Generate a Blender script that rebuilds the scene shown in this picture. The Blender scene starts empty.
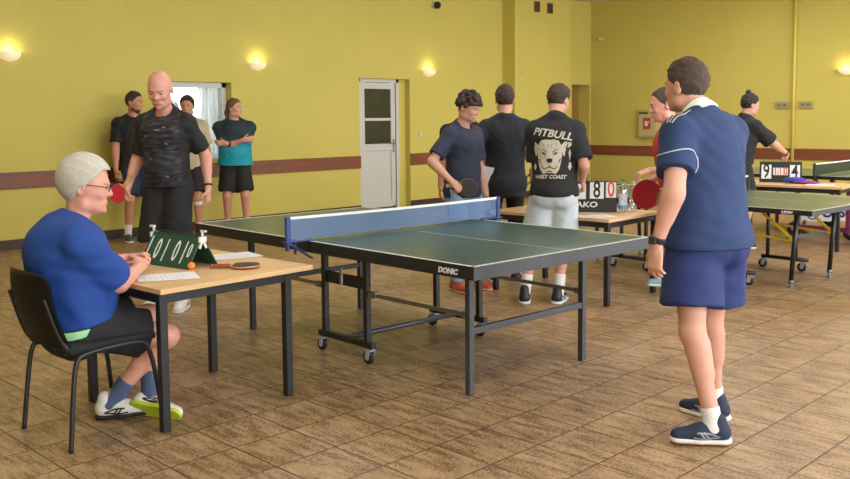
import bpy, bmesh, math, random
import numpy as np
from mathutils import Vector, Matrix, Euler
from mathutils.bvhtree import BVHTree
random.seed(7)
R = math.radians
SC = bpy.context.scene
COL = SC.collection
V = Vector

# ------------------------------------------------------------------ camera, light, exposure
cam_d = bpy.data.cameras.new('camera')
cam = bpy.data.objects.new('camera', cam_d); COL.objects.link(cam)
cam_d.sensor_width = 36.0
cam_d.lens = 36.0*902.5/850
cam_d.shift_y = -0.0559
_pit, _rol = 0.0818, -0.0091
_F = V((0, math.cos(_pit), -math.sin(_pit))); _U = V((0, math.sin(_pit), math.cos(_pit))); _R = V((1, 0, 0))
_R2 = _R*math.cos(_rol)+_U*math.sin(_rol); _U2 = -_R*math.sin(_rol)+_U*math.cos(_rol)
_M = Matrix((_R2, _U2, -_F)).transposed().to_4x4()
cam.matrix_world = Matrix.Translation((0, 0, 1.486)) @ Matrix.Rotation(R(-45), 4, 'Z') @ _M
cam_d.clip_start = 0.05
SC.camera = cam

world = bpy.data.worlds.new('world'); SC.world = world
world.use_nodes = True
bg = world.node_tree.nodes['Background']
bg.inputs[0].default_value = (0.86, 0.93, 1.0, 1); bg.inputs[1].default_value = 12.0
WINDOWS = [(-1.0, 1.6), (2.6, 5.2), (6.2, 8.8), (9.8, 12.4), (12.9, 15.2)]   # openings in the wall behind the camera, on X
WZ0, WZ1, BACKY = 0.85, 3.15, -3.0
for a, b in WINDOWS:
    ld = bpy.data.lights.new('daylight', 'AREA'); ld.shape = 'RECTANGLE'; ld.size = b-a; ld.size_y = WZ1-WZ0
    ld.energy = 1.0; ld.cycles.is_portal = True
    lo = bpy.data.objects.new('daylight', ld); COL.objects.link(lo)
    lo.location = ((a+b)/2, BACKY-0.12, (WZ0+WZ1)/2); lo.rotation_euler = (R(90), 0, 0)
for x, pw in ((1.5, 22), (5.5, 27), (9.5, 36), (13.0, 44)):           # ceiling lamps of the hall
    for y in (1.0, 4.2, 7.0):
        ld = bpy.data.lights.new('ceiling_lamp', 'AREA'); ld.shape = 'RECTANGLE'; ld.size = 1.25; ld.size_y = .30
        ld.energy = pw; ld.color = (1, .97, .92)
        lo = bpy.data.objects.new('ceiling_lamp', ld); COL.objects.link(lo); lo.location = (x, y, 3.74)
SC.view_settings.view_transform = 'Standard'; SC.view_settings.look = 'None'
SC.view_settings.gamma = 1.0; SC.view_settings.exposure = 0.22
SC.view_settings.use_curve_mapping = False

# ------------------------------------------------------------------ materials
def lin(c):
    if isinstance(c, str):
        c = [int(c[i:i+2], 16)/255 for i in (0, 2, 4)]
    return tuple(x/12.92 if x <= .04045 else ((x+.055)/1.055)**2.4 for x in c)+(1,)
_mats = {}
def mat(name, col, rough=.6, metal=0.0, noise=0.0, nscale=20, bump=0.0, bscale=60, spec=.5, emit=0, sss=0, trans=0):
    if name in _mats: return _mats[name]
    m = bpy.data.materials.new(name); m.use_nodes = True; _mats[name] = m
    nt = m.node_tree; p = nt.nodes['Principled BSDF']
    p.inputs['Base Color'].default_value = lin(col); p.inputs['Roughness'].default_value = rough
    p.inputs['Metallic'].default_value = metal; p.inputs['Specular IOR Level'].default_value = spec
    if sss: p.inputs['Subsurface Weight'].default_value = sss; p.inputs['Subsurface Radius'].default_value = (.012, .004, .002)
    if trans: p.inputs['Transmission Weight'].default_value = trans; p.inputs['IOR'].default_value = 1.33
    if emit: p.inputs['Emission Color'].default_value = lin(col); p.inputs['Emission Strength'].default_value = emit
    tc = nt.nodes.new('ShaderNodeTexCoord')
    if noise:
        n = nt.nodes.new('ShaderNodeTexNoise'); n.inputs['Scale'].default_value = nscale; n.inputs['Detail'].default_value = 4
        nt.links.new(tc.outputs['Object'], n.inputs['Vector'])
        h = nt.nodes.new('ShaderNodeHueSaturation'); h.inputs['Color'].default_value = lin(col)
        mr = nt.nodes.new('ShaderNodeMapRange'); mr.inputs[1].default_value = .25; mr.inputs[2].default_value = .75
        mr.inputs[3].default_value = 1-noise; mr.inputs[4].default_value = 1+noise
        nt.links.new(n.outputs[0], mr.inputs[0]); nt.links.new(mr.outputs[0], h.inputs['Value'])
        nt.links.new(h.outputs[0], p.inputs['Base Color'])
    if bump:
        n = nt.nodes.new('ShaderNodeTexNoise'); n.inputs['Scale'].default_value = bscale; n.inputs['Detail'].default_value = 3
        nt.links.new(tc.outputs['Object'], n.inputs['Vector'])
        b = nt.nodes.new('ShaderNodeBump'); b.inputs['Strength'].default_value = bump; b.inputs['Distance'].default_value = .02
        nt.links.new(n.outputs[0], b.inputs['Height']); nt.links.new(b.outputs[0], p.inputs['Normal'])
    return m
def N(nt, t, **kw):
    n = nt.nodes.new(t)
    for k, v in kw.items(): setattr(n, k, v)
    return n
def M_(nt, op, a, b=None, c=None):
    n = N(nt, 'ShaderNodeMath', operation=op)
    for i, x in enumerate((a, b, c)):
        if x is None: continue
        if isinstance(x, (int, float)): n.inputs[i].default_value = x
        else: nt.links.new(x, n.inputs[i])
    return n.outputs[0]
def ramp(nt, src, stops):
    r = N(nt, 'ShaderNodeValToRGB'); e = r.color_ramp.elements
    while len(e) < len(stops): e.new(.5)
    for el, (pos, c) in zip(e, stops): el.position = pos; el.color = lin(c)
    nt.links.new(src, r.inputs[0]); return r.outputs[0]

def floor_material():
    m = bpy.data.materials.new('wood look ceramic tile'); m.use_nodes = True; nt = m.node_tree; p = nt.nodes['Principled BSDF']
    tc = N(nt, 'ShaderNodeTexCoord'); sx = N(nt, 'ShaderNodeSeparateXYZ'); nt.links.new(tc.outputs['Object'], sx.inputs[0])
    T = .325
    u = M_(nt, 'DIVIDE', M_(nt, 'SUBTRACT', sx.outputs[0], 1.555-T*40), T); v = M_(nt, 'DIVIDE', M_(nt, 'SUBTRACT', sx.outputs[1], 1.82-T*40), T)
    fu = M_(nt, 'FRACT', u); fv = M_(nt, 'FRACT', v); iu = M_(nt, 'FLOOR', u); iv = M_(nt, 'FLOOR', v)
    du = M_(nt, 'MINIMUM', fu, M_(nt, 'SUBTRACT', 1.0, fu)); dv = M_(nt, 'MINIMUM', fv, M_(nt, 'SUBTRACT', 1.0, fv))
    g = N(nt, 'ShaderNodeMapRange'); g.inputs[1].default_value = .007; g.inputs[2].default_value = .015
    nt.links.new(M_(nt, 'MINIMUM', du, dv), g.inputs[0])
    cx = N(nt, 'ShaderNodeCombineXYZ'); nt.links.new(iu, cx.inputs[0]); nt.links.new(iv, cx.inputs[1])
    wn = N(nt, 'ShaderNodeTexWhiteNoise', noise_dimensions='3D'); nt.links.new(cx.outputs[0], wn.inputs['Vector'])
    c2 = N(nt, 'ShaderNodeCombineXYZ')
    nt.links.new(M_(nt, 'MULTIPLY_ADD', sx.outputs[0], 24.0, M_(nt, 'MULTIPLY', wn.outputs[0], 50.0)), c2.inputs[0])
    nt.links.new(M_(nt, 'MULTIPLY', sx.outputs[1], 5.2), c2.inputs[1]); nt.links.new(M_(nt, 'MULTIPLY', wn.outputs[0], 31.0), c2.inputs[2])
    n1 = N(nt, 'ShaderNodeTexNoise'); n1.inputs['Scale'].default_value = 1.0; n1.inputs['Detail'].default_value = 7; n1.inputs['Roughness'].default_value = .62
    nt.links.new(c2.outputs[0], n1.inputs['Vector'])
    n2 = N(nt, 'ShaderNodeTexNoise'); n2.inputs['Scale'].default_value = 75; n2.inputs['Detail'].default_value = 3
    nt.links.new(tc.outputs['Object'], n2.inputs['Vector'])
    f = M_(nt, 'ADD', n1.outputs[0], M_(nt, 'MULTIPLY', M_(nt, 'SUBTRACT', n2.outputs[0], .5), .75))
    col = ramp(nt, f, [(.25, '644e39'), (.42, '876a4d'), (.52, 'a28260'), (.70, 'b69670')])
    hs = N(nt, 'ShaderNodeHueSaturation'); nt.links.new(col, hs.inputs['Color'])
    nt.links.new(M_(nt, 'MULTIPLY_ADD', wn.outputs[0], .12, .94), hs.inputs['Value'])
    mx = N(nt, 'ShaderNodeMix', data_type='RGBA'); nt.links.new(g.outputs[0], mx.inputs[0])
    mx.inputs[6].default_value = lin('4a392a'); nt.links.new(hs.outputs[0], mx.inputs[7]); nt.links.new(mx.outputs[2], p.inputs['Base Color'])
    p.inputs['Roughness'].default_value = .38; p.inputs['Specular IOR Level'].default_value = .4
    b = N(nt, 'ShaderNodeBump'); b.inputs['Strength'].default_value = .35; b.inputs['Distance'].default_value = .004
    nt.links.new(M_(nt, 'ADD', g.outputs[0], M_(nt, 'MULTIPLY', f, .25)), b.inputs['Height']); nt.links.new(b.outputs[0], p.inputs['Normal'])
    return m
def net_material(name, col, dens):
    m = bpy.data.materials.new(name); m.use_nodes = True; nt = m.node_tree; p = nt.nodes['Principled BSDF']
    p.inputs['Base Color'].default_value = lin(col); p.inputs['Roughness'].default_value = .7
    tr = N(nt, 'ShaderNodeBsdfTransparent'); mx = N(nt, 'ShaderNodeMixShader'); mx.inputs[0].default_value = dens
    nt.links.new(tr.outputs[0], mx.inputs[1]); nt.links.new(p.outputs[0], mx.inputs[2]); nt.links.new(mx.outputs[0], nt.nodes['Material Output'].inputs[0])
    return m
def glass_material(name, clear=.9, tint=(1, 1, 1, 1)):
    m = bpy.data.materials.new(name); m.use_nodes = True; nt = m.node_tree
    g = N(nt, 'ShaderNodeBsdfGlossy'); g.inputs['Roughness'].default_value = .03
    tr = N(nt, 'ShaderNodeBsdfTransparent'); tr.inputs[0].default_value = tint; mx = N(nt, 'ShaderNodeMixShader'); mx.inputs[0].default_value = clear
    nt.links.new(g.outputs[0], mx.inputs[1]); nt.links.new(tr.outputs[0], mx.inputs[2]); nt.links.new(mx.outputs[0], nt.nodes['Material Output'].inputs[0])
    return m
def voile_material():
    m = bpy.data.materials.new('white voile curtain with daylight glow'); m.use_nodes = True; nt = m.node_tree; p = nt.nodes['Principled BSDF']
    tc = N(nt, 'ShaderNodeTexCoord'); mp = N(nt, 'ShaderNodeMapping'); mp.inputs['Scale'].default_value = (26, 1, 2.2)
    nt.links.new(tc.outputs['Object'], mp.inputs[0]); n = N(nt, 'ShaderNodeTexNoise'); n.inputs['Scale'].default_value = 1; n.inputs['Detail'].default_value = 3
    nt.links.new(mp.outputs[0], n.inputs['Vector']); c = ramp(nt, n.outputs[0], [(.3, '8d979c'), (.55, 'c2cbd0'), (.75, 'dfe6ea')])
    nt.links.new(c, p.inputs['Base Color']); nt.links.new(c, p.inputs['Emission Color']); p.inputs['Emission Strength'].default_value = .62; p.inputs['Roughness'].default_value = .9  # emission stands in for daylight coming through the cloth
    return m
def camo_material(half=.155):
    m = bpy.data.materials.new('dark camouflage jersey'); m.use_nodes = True; nt = m.node_tree; p = nt.nodes['Principled BSDF']
    mx = N(nt, 'ShaderNodeMix', data_type='RGBA')
    tc = N(nt, 'ShaderNodeTexCoord'); mp = N(nt, 'ShaderNodeMapping'); mp.inputs['Scale'].default_value = (12, 12, 42)
    nt.links.new(tc.outputs['Object'], mp.inputs[0])
    n = N(nt, 'ShaderNodeTexNoise'); n.inputs['Scale'].default_value = 1; n.inputs['Detail'].default_value = 4; nt.links.new(mp.outputs[0], n.inputs['Vector'])
    nt.links.new(ramp(nt, n.outputs[0], [(.40, '141418'), (.5, '212125'), (.6, '36343a'), (.72, '49444a')]), mx.inputs[6])
    sx = N(nt, 'ShaderNodeSeparateXYZ'); nt.links.new(tc.outputs['Object'], sx.inputs[0])
    nt.links.new(M_(nt, 'GREATER_THAN', M_(nt, 'ABSOLUTE', sx.outputs[0]), half), mx.inputs[0]); mx.inputs[7].default_value = lin('18181b')
    nt.links.new(mx.outputs[2], p.inputs['Base Color'])
    p.inputs['Roughness'].default_value = .75
    return m
def two_tone(name, top, bottom, z, soft=.03):
    m = bpy.data.materials.new(name); m.use_nodes = True; nt = m.node_tree; p = nt.nodes['Principled BSDF']
    tc = N(nt, 'ShaderNodeTexCoord'); sx = N(nt, 'ShaderNodeSeparateXYZ'); nt.links.new(tc.outputs['Object'], sx.inputs[0])
    mr = N(nt, 'ShaderNodeMapRange'); mr.inputs[1].default_value = z-soft; mr.inputs[2].default_value = z+soft; nt.links.new(sx.outputs[2], mr.inputs[0])
    nt.links.new(ramp(nt, mr.outputs[0], [(0, bottom), (1, top)]), p.inputs['Base Color']); p.inputs['Roughness'].default_value = .75
    return m
def wood_material(name, c0, c1, sc=(3, 30, 30)):
    m = bpy.data.materials.new(name); m.use_nodes = True; nt = m.node_tree; p = nt.nodes['Principled BSDF']
    tc = N(nt, 'ShaderNodeTexCoord'); mp = N(nt, 'ShaderNodeMapping'); mp.inputs['Scale'].default_value = sc; nt.links.new(tc.outputs['Object'], mp.inputs[0])
    n = N(nt, 'ShaderNodeTexNoise'); n.inputs['Scale'].default_value = 1; n.inputs['Detail'].default_value = 5; nt.links.new(mp.outputs[0], n.inputs['Vector'])
    nt.links.new(ramp(nt, n.outputs[0], [(.3, c0), (.7, c1)]), p.inputs['Base Color']); p.inputs['Roughness'].default_value = .4
    return m

M_WALL = mat('yellow wall paint', 'cdbe60', .75, noise=.03, nscale=1.2, bump=.08, bscale=45)
M_CEIL = mat('white ceiling paint', 'd9d4c6', .9, noise=.02, nscale=2)
M_BAND = wood_material('brown wood band', '74402c', '874d36', (2, 2, 30))
M_BASE = mat('dark brown plinth', '46302a', .5, noise=.1, nscale=4)
M_FLOOR = floor_material()
M_WHITE = mat('white plastic', 'dcdcd8', .4, noise=.02)
M_WPAINT = mat('white lacquer', 'c9c8c4', .4, noise=.02, nscale=3)
M_BLACKM = mat('black powder coated steel', '1f2023', .42, noise=.08, nscale=15)
M_GREYM = mat('dark grey steel', '54565c', .42, .5, noise=.06, nscale=9)
M_STEEL = mat('zinc plated steel', '8d8f92', .35, .8, noise=.06)
M_YSTEEL = mat('yellow painted steel', 'dbb52a', .4, noise=.05)
M_PURPLE = mat('purple painted steel', '72294f', .4, noise=.06)
M_GREENT = mat('dark green table coating', '264a3c', .3, noise=.06, nscale=5, spec=.55)
M_OLIVET = mat('green grey table coating', '59674a', .3, noise=.05, nscale=5, spec=.55)
M_LINE = mat('white table line paint', 'd4d8d2', .4, noise=.02)
M_NET = net_material('blue net mesh', '6380ab', .52)
M_NETDK = net_material('dark green net mesh', '2c3a2c', .75)
M_TAPE = mat('white net tape', 'e6e6e4', .7, noise=.03)
M_BLUEM = mat('blue enamel steel', '263c78', .4, noise=.05)
M_RUBBER = mat('black rubber', '202022', .6, noise=.08)
M_RUBW = mat('grey caster hub', 'a9aaa8', .45, noise=.05)
M_BEECH = wood_material('beech laminate', 'd0a877', 'e0bb8c', (3, 26, 26))
M_PAPER = mat('white paper', 'e4e4e6', .8, noise=.03, nscale=12)
M_SKIN = mat('light skin', 'd09a85', .55, noise=.05, nscale=16, sss=.1)
M_SKIN2 = mat('tanned skin', 'c48a6c', .55, noise=.05, nscale=16, sss=.1)
M_SKINR = mat('rosy skin', 'd79a86', .5, noise=.06, nscale=14, sss=.1)
M_EYEW = mat('eye white', 'd8d2cc', .3, noise=.02)
M_IRIS = mat('dark iris', '2b211c', .2, noise=.1)
M_LIP = mat('lips', 'b06a5e', .5, noise=.05)
M_HAIRG = mat('silver grey hair', 'bfb8ab', .8, noise=.12, nscale=110, bump=.35, bscale=260)
M_HAIRB = mat('dark brown hair', '3a2a22', .65, noise=.2, nscale=60, bump=.6, bscale=120)
M_HAIRK = mat('black brown hair', '2a201c', .65, noise=.2, nscale=60, bump=.6, bscale=120)
M_HAIRM = mat('cropped brown grey hair', '4a3a30', .8, noise=.14, nscale=90, bump=.3, bscale=160)
M_HAIRL = mat('light brown hair', '6e503c', .7, noise=.15, nscale=60, bump=.5, bscale=120)
M_SOCKW = mat('white sock', 'e2dfdc', .85, noise=.03, bump=.3, bscale=150)
M_SOLEW = mat('white shoe sole', 'e0dfdb', .5, noise=.03)
M_DARKGLASS = mat('dark glass', '34372f', .1, noise=.1, nscale=3)
M_REDR = mat('red paddle rubber', 'c42a36', .5, noise=.04)
M_BLKR = mat('black paddle rubber', '26211f', .5, noise=.05)
M_PLY = wood_material('pale plywood', 'b98e58', 'd8b27c')

# ------------------------------------------------------------------ mesh helpers
def prop(o, label=None, cat=None, group=None, kind=None):
    if label: o['label'] = label
    if cat: o['category'] = cat
    if group: o['group'] = group
    if kind: o['kind'] = kind
    return o
def empty(name, loc=(0, 0, 0), rz=0, label=None, cat=None, group=None):
    o = bpy.data.objects.new(name, None); COL.objects.link(o); o.empty_display_size = .1
    o.location = loc; o.rotation_euler = (0, 0, R(rz)); return prop(o, label, cat, group)
class MB:
    """collects shapes and links them as one mesh object"""
    def __init__(s): s.bm = bmesh.new(); s.mi = 0
    def _new(s, verts):
        fs = set()
        for v in verts:
            for f in v.link_faces: fs.add(f)
        for f in fs: f.material_index = s.mi
        return fs
    def box(s, c, d, rot=None, bev=0):
        m = Matrix.Translation(c)
        if rot is not None: m = m @ (rot if isinstance(rot, Matrix) else Euler([R(a) for a in rot]).to_matrix()).to_4x4()
        r = bmesh.ops.create_cube(s.bm, size=1, matrix=m @ Matrix.Diagonal((*d, 1)))
        fs = s._new(r['verts'])
        if bev:
            es = list({e for f in fs for e in f.edges})
            r2 = bmesh.ops.bevel(s.bm, geom=es, offset=bev, segments=2, affect='EDGES', profile=.5)
            for f in r2['faces']: f.material_index = s.mi
        return s
    def bar(s, a, b, w, h=None, bev=0, up=(0, 0, 1)):
        a, b = V(a), V(b); d = b-a; h = h or w
        y = d.normalized(); u = V(up)
        if abs(y.dot(u)) > .98: u = V((1, 0, 0))
        x = y.cross(u).normalized(); z = x.cross(y)
        return s.box((a+b)/2, (w, d.length, h), Matrix((x, y, z)).transposed(), bev)
    def tube(s, pts, r, n=12, closed=False, smooth=0):
        pts = [V(p) for p in pts]
        if smooth:
            for _ in range(smooth):
                q = [pts[0]]
                for a, b in zip(pts, pts[1:]): q += [a*.75+b*.25, a*.25+b*.75]
                q.append(pts[-1]); pts = q
        rings = []; L = len(pts); prev = None
        for i, p in enumerate(pts):
            if closed: t = (pts[(i+1) % L]-pts[i-1]).normalized()
            else: t = (pts[min(i+1, L-1)]-pts[max(i-1, 0)]).normalized()
            if prev is None:
                u = V((0, 0, 1)) if abs(t.z) < .9 else V((1, 0, 0)); x = t.cross(u).normalized()
            else: x = (prev-t*prev.dot(t)).normalized()
            prev = x; y = t.cross(x)
            rr = r[i] if isinstance(r, (list, tuple)) else r
            rings.append([s.bm.verts.new(p+(x*math.cos(k*2*math.pi/n)+y*math.sin(k*2*math.pi/n))*rr) for k in range(n)])
        fs = []
        for i in range(L if closed else L-1):
            A, B = rings[i], rings[(i+1) % L]
            for k in range(n): fs.append(s.bm.faces.new((A[k], A[(k+1) % n], B[(k+1) % n], B[k])))
        if not closed: fs += [s.bm.faces.new(rings[0][::-1]), s.bm.faces.new(rings[-1])]
        for f in fs: f.material_index = s.mi; f.smooth = len(f.verts) == 4
        return s
    def cyl(s, a, b, r, n=24): return s.tube([a, b], r, n)
    def lathe(s, prof, c=(0, 0, 0), n=24, axis=None, arc=2*math.pi):
        m = Matrix.Translation(c) @ (axis.to_4x4() if axis is not None else Matrix())
        full = arc > 6.28; cnt = n if full else n+1
        rings = [[s.bm.verts.new(m @ V((max(r, 1e-4)*math.cos(arc*k/n), max(r, 1e-4)*math.sin(arc*k/n), z))) for k in range(cnt)] for r, z in prof]
        for A, B in zip(rings, rings[1:]):
            for k in range(n):
                f = s.bm.faces.new((A[k], A[(k+1) % cnt], B[(k+1) % cnt], B[k])); f.material_index = s.mi; f.smooth = True
        return s
    def ball(s, c, r, sc=(1, 1, 1), seg=16):
        q = bmesh.ops.create_uvsphere(s.bm, u_segments=seg, v_segments=seg//2+2, radius=r, matrix=Matrix.Translation(c) @ Matrix.Diagonal((*sc, 1)))
        for f in s._new(q['verts']): f.smooth = True
        return s
    def prism(s, pts, h, m=None):
        m = m or Matrix()
        lo = [s.bm.verts.new(m @ V((x, y, 0))) for x, y in pts]; hi = [s.bm.verts.new(m @ V((x, y, h))) for x, y in pts]
        fs = [s.bm.faces.new(lo[::-1]), s.bm.faces.new(hi)]; n = len(pts)
        for i in range(n): fs.append(s.bm.faces.new((lo[i], lo[(i+1) % n], hi[(i+1) % n], hi[i])))
        for f in fs: f.material_index = s.mi
        return s
    def build(s, name, mats, parent=None, label=None, loc=None):
        bmesh.ops.recalc_face_normals(s.bm, faces=s.bm.faces[:])
        me = bpy.data.meshes.new(name); s.bm.to_mesh(me); s.bm.free()
        for m in (mats if isinstance(mats, (list, tuple)) else [mats]): me.materials.append(m)
        o = bpy.data.objects.new(name, me); COL.objects.link(o)
        if parent: o.parent = parent
        if label: o['label'] = label
        if loc is not None: o.location = loc
        return o
def text_geo(s, size, align='CENTER', shear=0, ext=0.0, bold=0.0):
    cu = bpy.data.curves.new('t', 'FONT'); cu.body = s; cu.size = size; cu.align_x = align; cu.align_y = 'CENTER'; cu.shear = shear
    cu.extrude = ext; cu.offset = bold; cu.resolution_u = 3
    o = bpy.data.objects.new('t', cu); COL.objects.link(o)
    bpy.context.view_layer.update()
    me = bpy.data.meshes.new_from_object(o.evaluated_get(bpy.context.evaluated_depsgraph_get()))
    bpy.data.objects.remove(o); bpy.data.curves.remove(cu)
    return me
def text(s, size, origin, xdir, ydir, material, parent, name='lettering', shear=0, bold=0.0, ext=.0008, align='CENTER', label=None, sx=1.0):
    """flat lettering with its reading direction along xdir and its up along ydir"""
    me = text_geo(s, size, align, shear, ext, bold)
    x = V(xdir).normalized(); y = V(ydir).normalized(); z = x.cross(y)
    me.transform(Matrix.Translation(origin) @ Matrix((x, y, z)).transposed().to_4x4() @ Matrix.Diagonal((sx, 1, 1, 1)))
    me.materials.clear(); me.materials.append(material)
    o = bpy.data.objects.new(name, me); COL.objects.link(o); o.parent = parent
    if label: o['label'] = label
    return o
def copy_tree(o, parent=None):
    c = o.copy(); COL.objects.link(c)
    if parent: c.parent = parent
    for ch in [x for x in o.children]: copy_tree(ch, c)
    return c

# ------------------------------------------------------------------ the room
def struct(mb, name, m):
    o = mb.build(name, m); o['kind'] = 'structure'; return o
X0, X1, Y0, Y1, ZC = -3.0, 15.65, BACKY, 10.80, 3.80
struct(MB().box(((X0+X1)/2, (Y0+Y1)/2+.3, -.05), (X1-X0+.6, Y1-Y0+1.4, .1)), 'floor', M_FLOOR)
struct(MB().box(((X0+X1)/2, (Y0+Y1)/2+.3, ZC+.05), (X1-X0+.6, Y1-Y0+1.4, .1)), 'ceiling', M_CEIL)
def wall_y(name, y, t, xa, xb, holes, m):      # wall along X, body on +t side, with rectangular holes (x0,x1,z0,z1)
    b = MB(); x = xa
    for h0, h1, z0, z1 in sorted(holes):
        b.box(((x+h0)/2, y+t/2, ZC/2), (h0-x, abs(t), ZC))
        if z0 > 0: b.box(((h0+h1)/2, y+t/2, z0/2), (h1-h0, abs(t), z0))
        b.box(((h0+h1)/2, y+t/2, (z1+ZC)/2), (h1-h0, abs(t), ZC-z1)); x = h1
    b.box(((x+xb)/2, y+t/2, ZC/2), (xb-x, abs(t), ZC))
    return struct(b, name, m)
DOOR = (9.36, 10.46, 0.0, 2.125); WIN = (6.02, 7.02, .95, 2.0); RDOOR = (15.0, 15.62, 0.0, 2.13)
wall_y('wall_left', Y1, .35, X0-.3, X1+.3, [WIN, DOOR, RDOOR], M_WALL)
struct(MB().box((X1+.15, (Y0+Y1)/2, ZC/2), (.3, Y1-Y0, ZC)), 'wall_right', M_WALL)
struct(MB().box((X0-.15, (Y0+Y1)/2, ZC/2), (.3, Y1-Y0, ZC)), 'wall_side', M_WALL)
wall_y('wall_back', Y0, -.3, X0-.3, X1+.3, [(a, b, WZ0, WZ1) for a, b in WINDOWS], M_WALL)
struct(MB().box(((12.85+14.52)/2, Y1-.145, ZC/2), (14.52-12.85, .29, ZC)), 'wall_pillar', M_WALL)
n = 2
for a, b in WINDOWS:
    f = MB()
    for x in (a+.04, b-.04, (a+b)/2): f.box((x, Y0-.06, (WZ0+WZ1)/2), (.08, .07, WZ1-WZ0))
    for z in (WZ0+.04, WZ1-.04): f.box(((a+b)/2, Y0-.06, z), (b-a, .07, .08))
    struct(f, 'window_%d' % n, M_WPAINT); n += 1
# wooden bumper band and plinth run round the room, broken at the door
def along(name, m, z0, z1, t):
    for k, (a, b) in enumerate([(X0, DOOR[0]), (DOOR[1], 12.85), (14.52, RDOOR[0])]):
        struct(MB().box(((a+b)/2, Y1-t/2, (z0+z1)/2), (b-a, t, z1-z0), bev=.003), '%s_%d' % (name, k+1) if 'trim' in name else 'baseboard_left' + ('' if k == 0 else '.%03d' % k), m)
    struct(MB().box(((12.85+14.52)/2, Y1-.29-t/2, (z0+z1)/2), (14.52-12.85+2*t, t, z1-z0)).box((12.85-t/2, Y1-.145, (z0+z1)/2), (t, .29, z1-z0)), 'trim_4' if 'trim' in name else 'baseboard_pillar', m)
    struct(MB().box((X1-t/2, (Y0+Y1)/2, (z0+z1)/2), (t, Y1-Y0, z1-z0), bev=.003), 'trim_5' if 'trim' in name else 'baseboard_right', m)
along('trim', M_BAND, .705, .9, .022)
along('baseboard', M_BASE, 0, .115, .016)
# corridor walls behind the reveals
struct(MB().box((15.31, Y1+.30, 1.06), (.7, .05, 2.2)), 'door_2', wood_material('brown door leaf', '8f6a33', '9c763c', (20, 20, 2)))
# white door set back in its reveal
def white_door():
    d = empty('door_1', (DOOR[0]+.02, Y1+.10, 0)); d['kind'] = 'structure'
    w, h, t = .89, 2.124, .05
    fr = MB()
    for x in (.03, w-.03): fr.box((x, 0, h/2), (.06, .075, h), bev=.004)
    fr.box((w/2, 0, h-.03), (w, .075, .06), bev=.004)
    fr.build('door_frame', M_WPAINT, d)
    lf = MB()
    for x in (.10, w-.13): lf.box((x, -.01, h/2), (.09, t, h-.1), bev=.004)
    for z, hh in ((.10, .12), (1.02, .11), (1.47, .045), (h-.115, .1)): lf.box((w/2-.015, -.01, z), (w-.25, t*.96, hh), bev=.003)
    lf.box((w/2-.015, -.004, .56), (w-.3, .02, .9))
    lf.build('door_leaf', M_WPAINT, d)
    for z, hh in ((1.265, .37), (1.755, .53)):
        MB().box((w/2-.015, 0, z), (w-.3, .012, hh)).build('pane', M_DARKGLASS, d)
    hd = MB().box((w-.13, -.04, 1.04), (.035, .012, .22), bev=.004).cyl((w-.13, -.04, 1.08), (w-.13, -.09, 1.08), .009).cyl((w-.13, -.085, 1.08), (w-.25, -.085, 1.08), .009)
    hd.build('door_handle', M_STEEL, d)
    return d
white_door()
struct(MB().box(((DOOR[1]+DOOR[0]+.9)/2+.01, Y1+.17, 1.06), (DOOR[1]-DOOR[0]-.9, .12, 2.13)), 'wall_reveal', M_WALL)
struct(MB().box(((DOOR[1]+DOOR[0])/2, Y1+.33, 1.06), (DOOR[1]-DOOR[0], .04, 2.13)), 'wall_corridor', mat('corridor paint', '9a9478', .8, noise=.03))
# window with a white curtain behind it
def room_window():
    d = empty('window_1', (0, Y1+.2, 0)); d['kind'] = 'structure'
    a, b, z0, z1 = WIN; f = MB()
    for x in (a+.035, b-.035): f.box((x, -.02, (z0+z1)/2), (.07, .08, z1-z0), bev=.004)
    for z in (z0+.035, z1-.035): f.box(((a+b)/2, -.02, z), (b-a, .08, .07), bev=.004)
    f.build('window_frame', M_WHITE, d)
    MB().box(((a+b)/2, -.0, (z0+z1)/2), (b-a-.12, .008, z1-z0-.12)).build('pane', glass_material('window glass'), d)
    bm = MB(); P = []
    nn = 120
    for k in range(nn+1):
        x = a+.05+(b-a-.1)*k/nn; y = .075+.018*math.sin(k*.83)+.007*math.sin(k*2.1); P.append((x, y))
    up = [bm.bm.verts.new((x, y, z1-.05)) for x, y in P]; lo = [bm.bm.verts.new((x, y+.004, z0+.02)) for x, y in P]
    up2 = [bm.bm.verts.new((x, y+.004, z1-.05)) for x, y in P]; lo2 = [bm.bm.verts.new((x, y+.008, z0+.02)) for x, y in P]
    for k in range(nn):
        for q in ((up[k], up[k+1], lo[k+1], lo[k]), (up2[k], up2[k+1], lo2[k+1], lo2[k])):
            bm.bm.faces.new(q).smooth = True
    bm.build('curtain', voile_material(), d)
    MB().box(((a+b)/2, -.12, z0+.012), (b-a, .22, .025), bev=.004).build('window_sill', M_WHITE, d)
room_window()
struct(MB().box(((WIN[0]+WIN[1])/2, Y1+.365, 1.47), (WIN[1]-WIN[0]+.1, .03, 1.15)), 'wall_recess', M_WALL)

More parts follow.
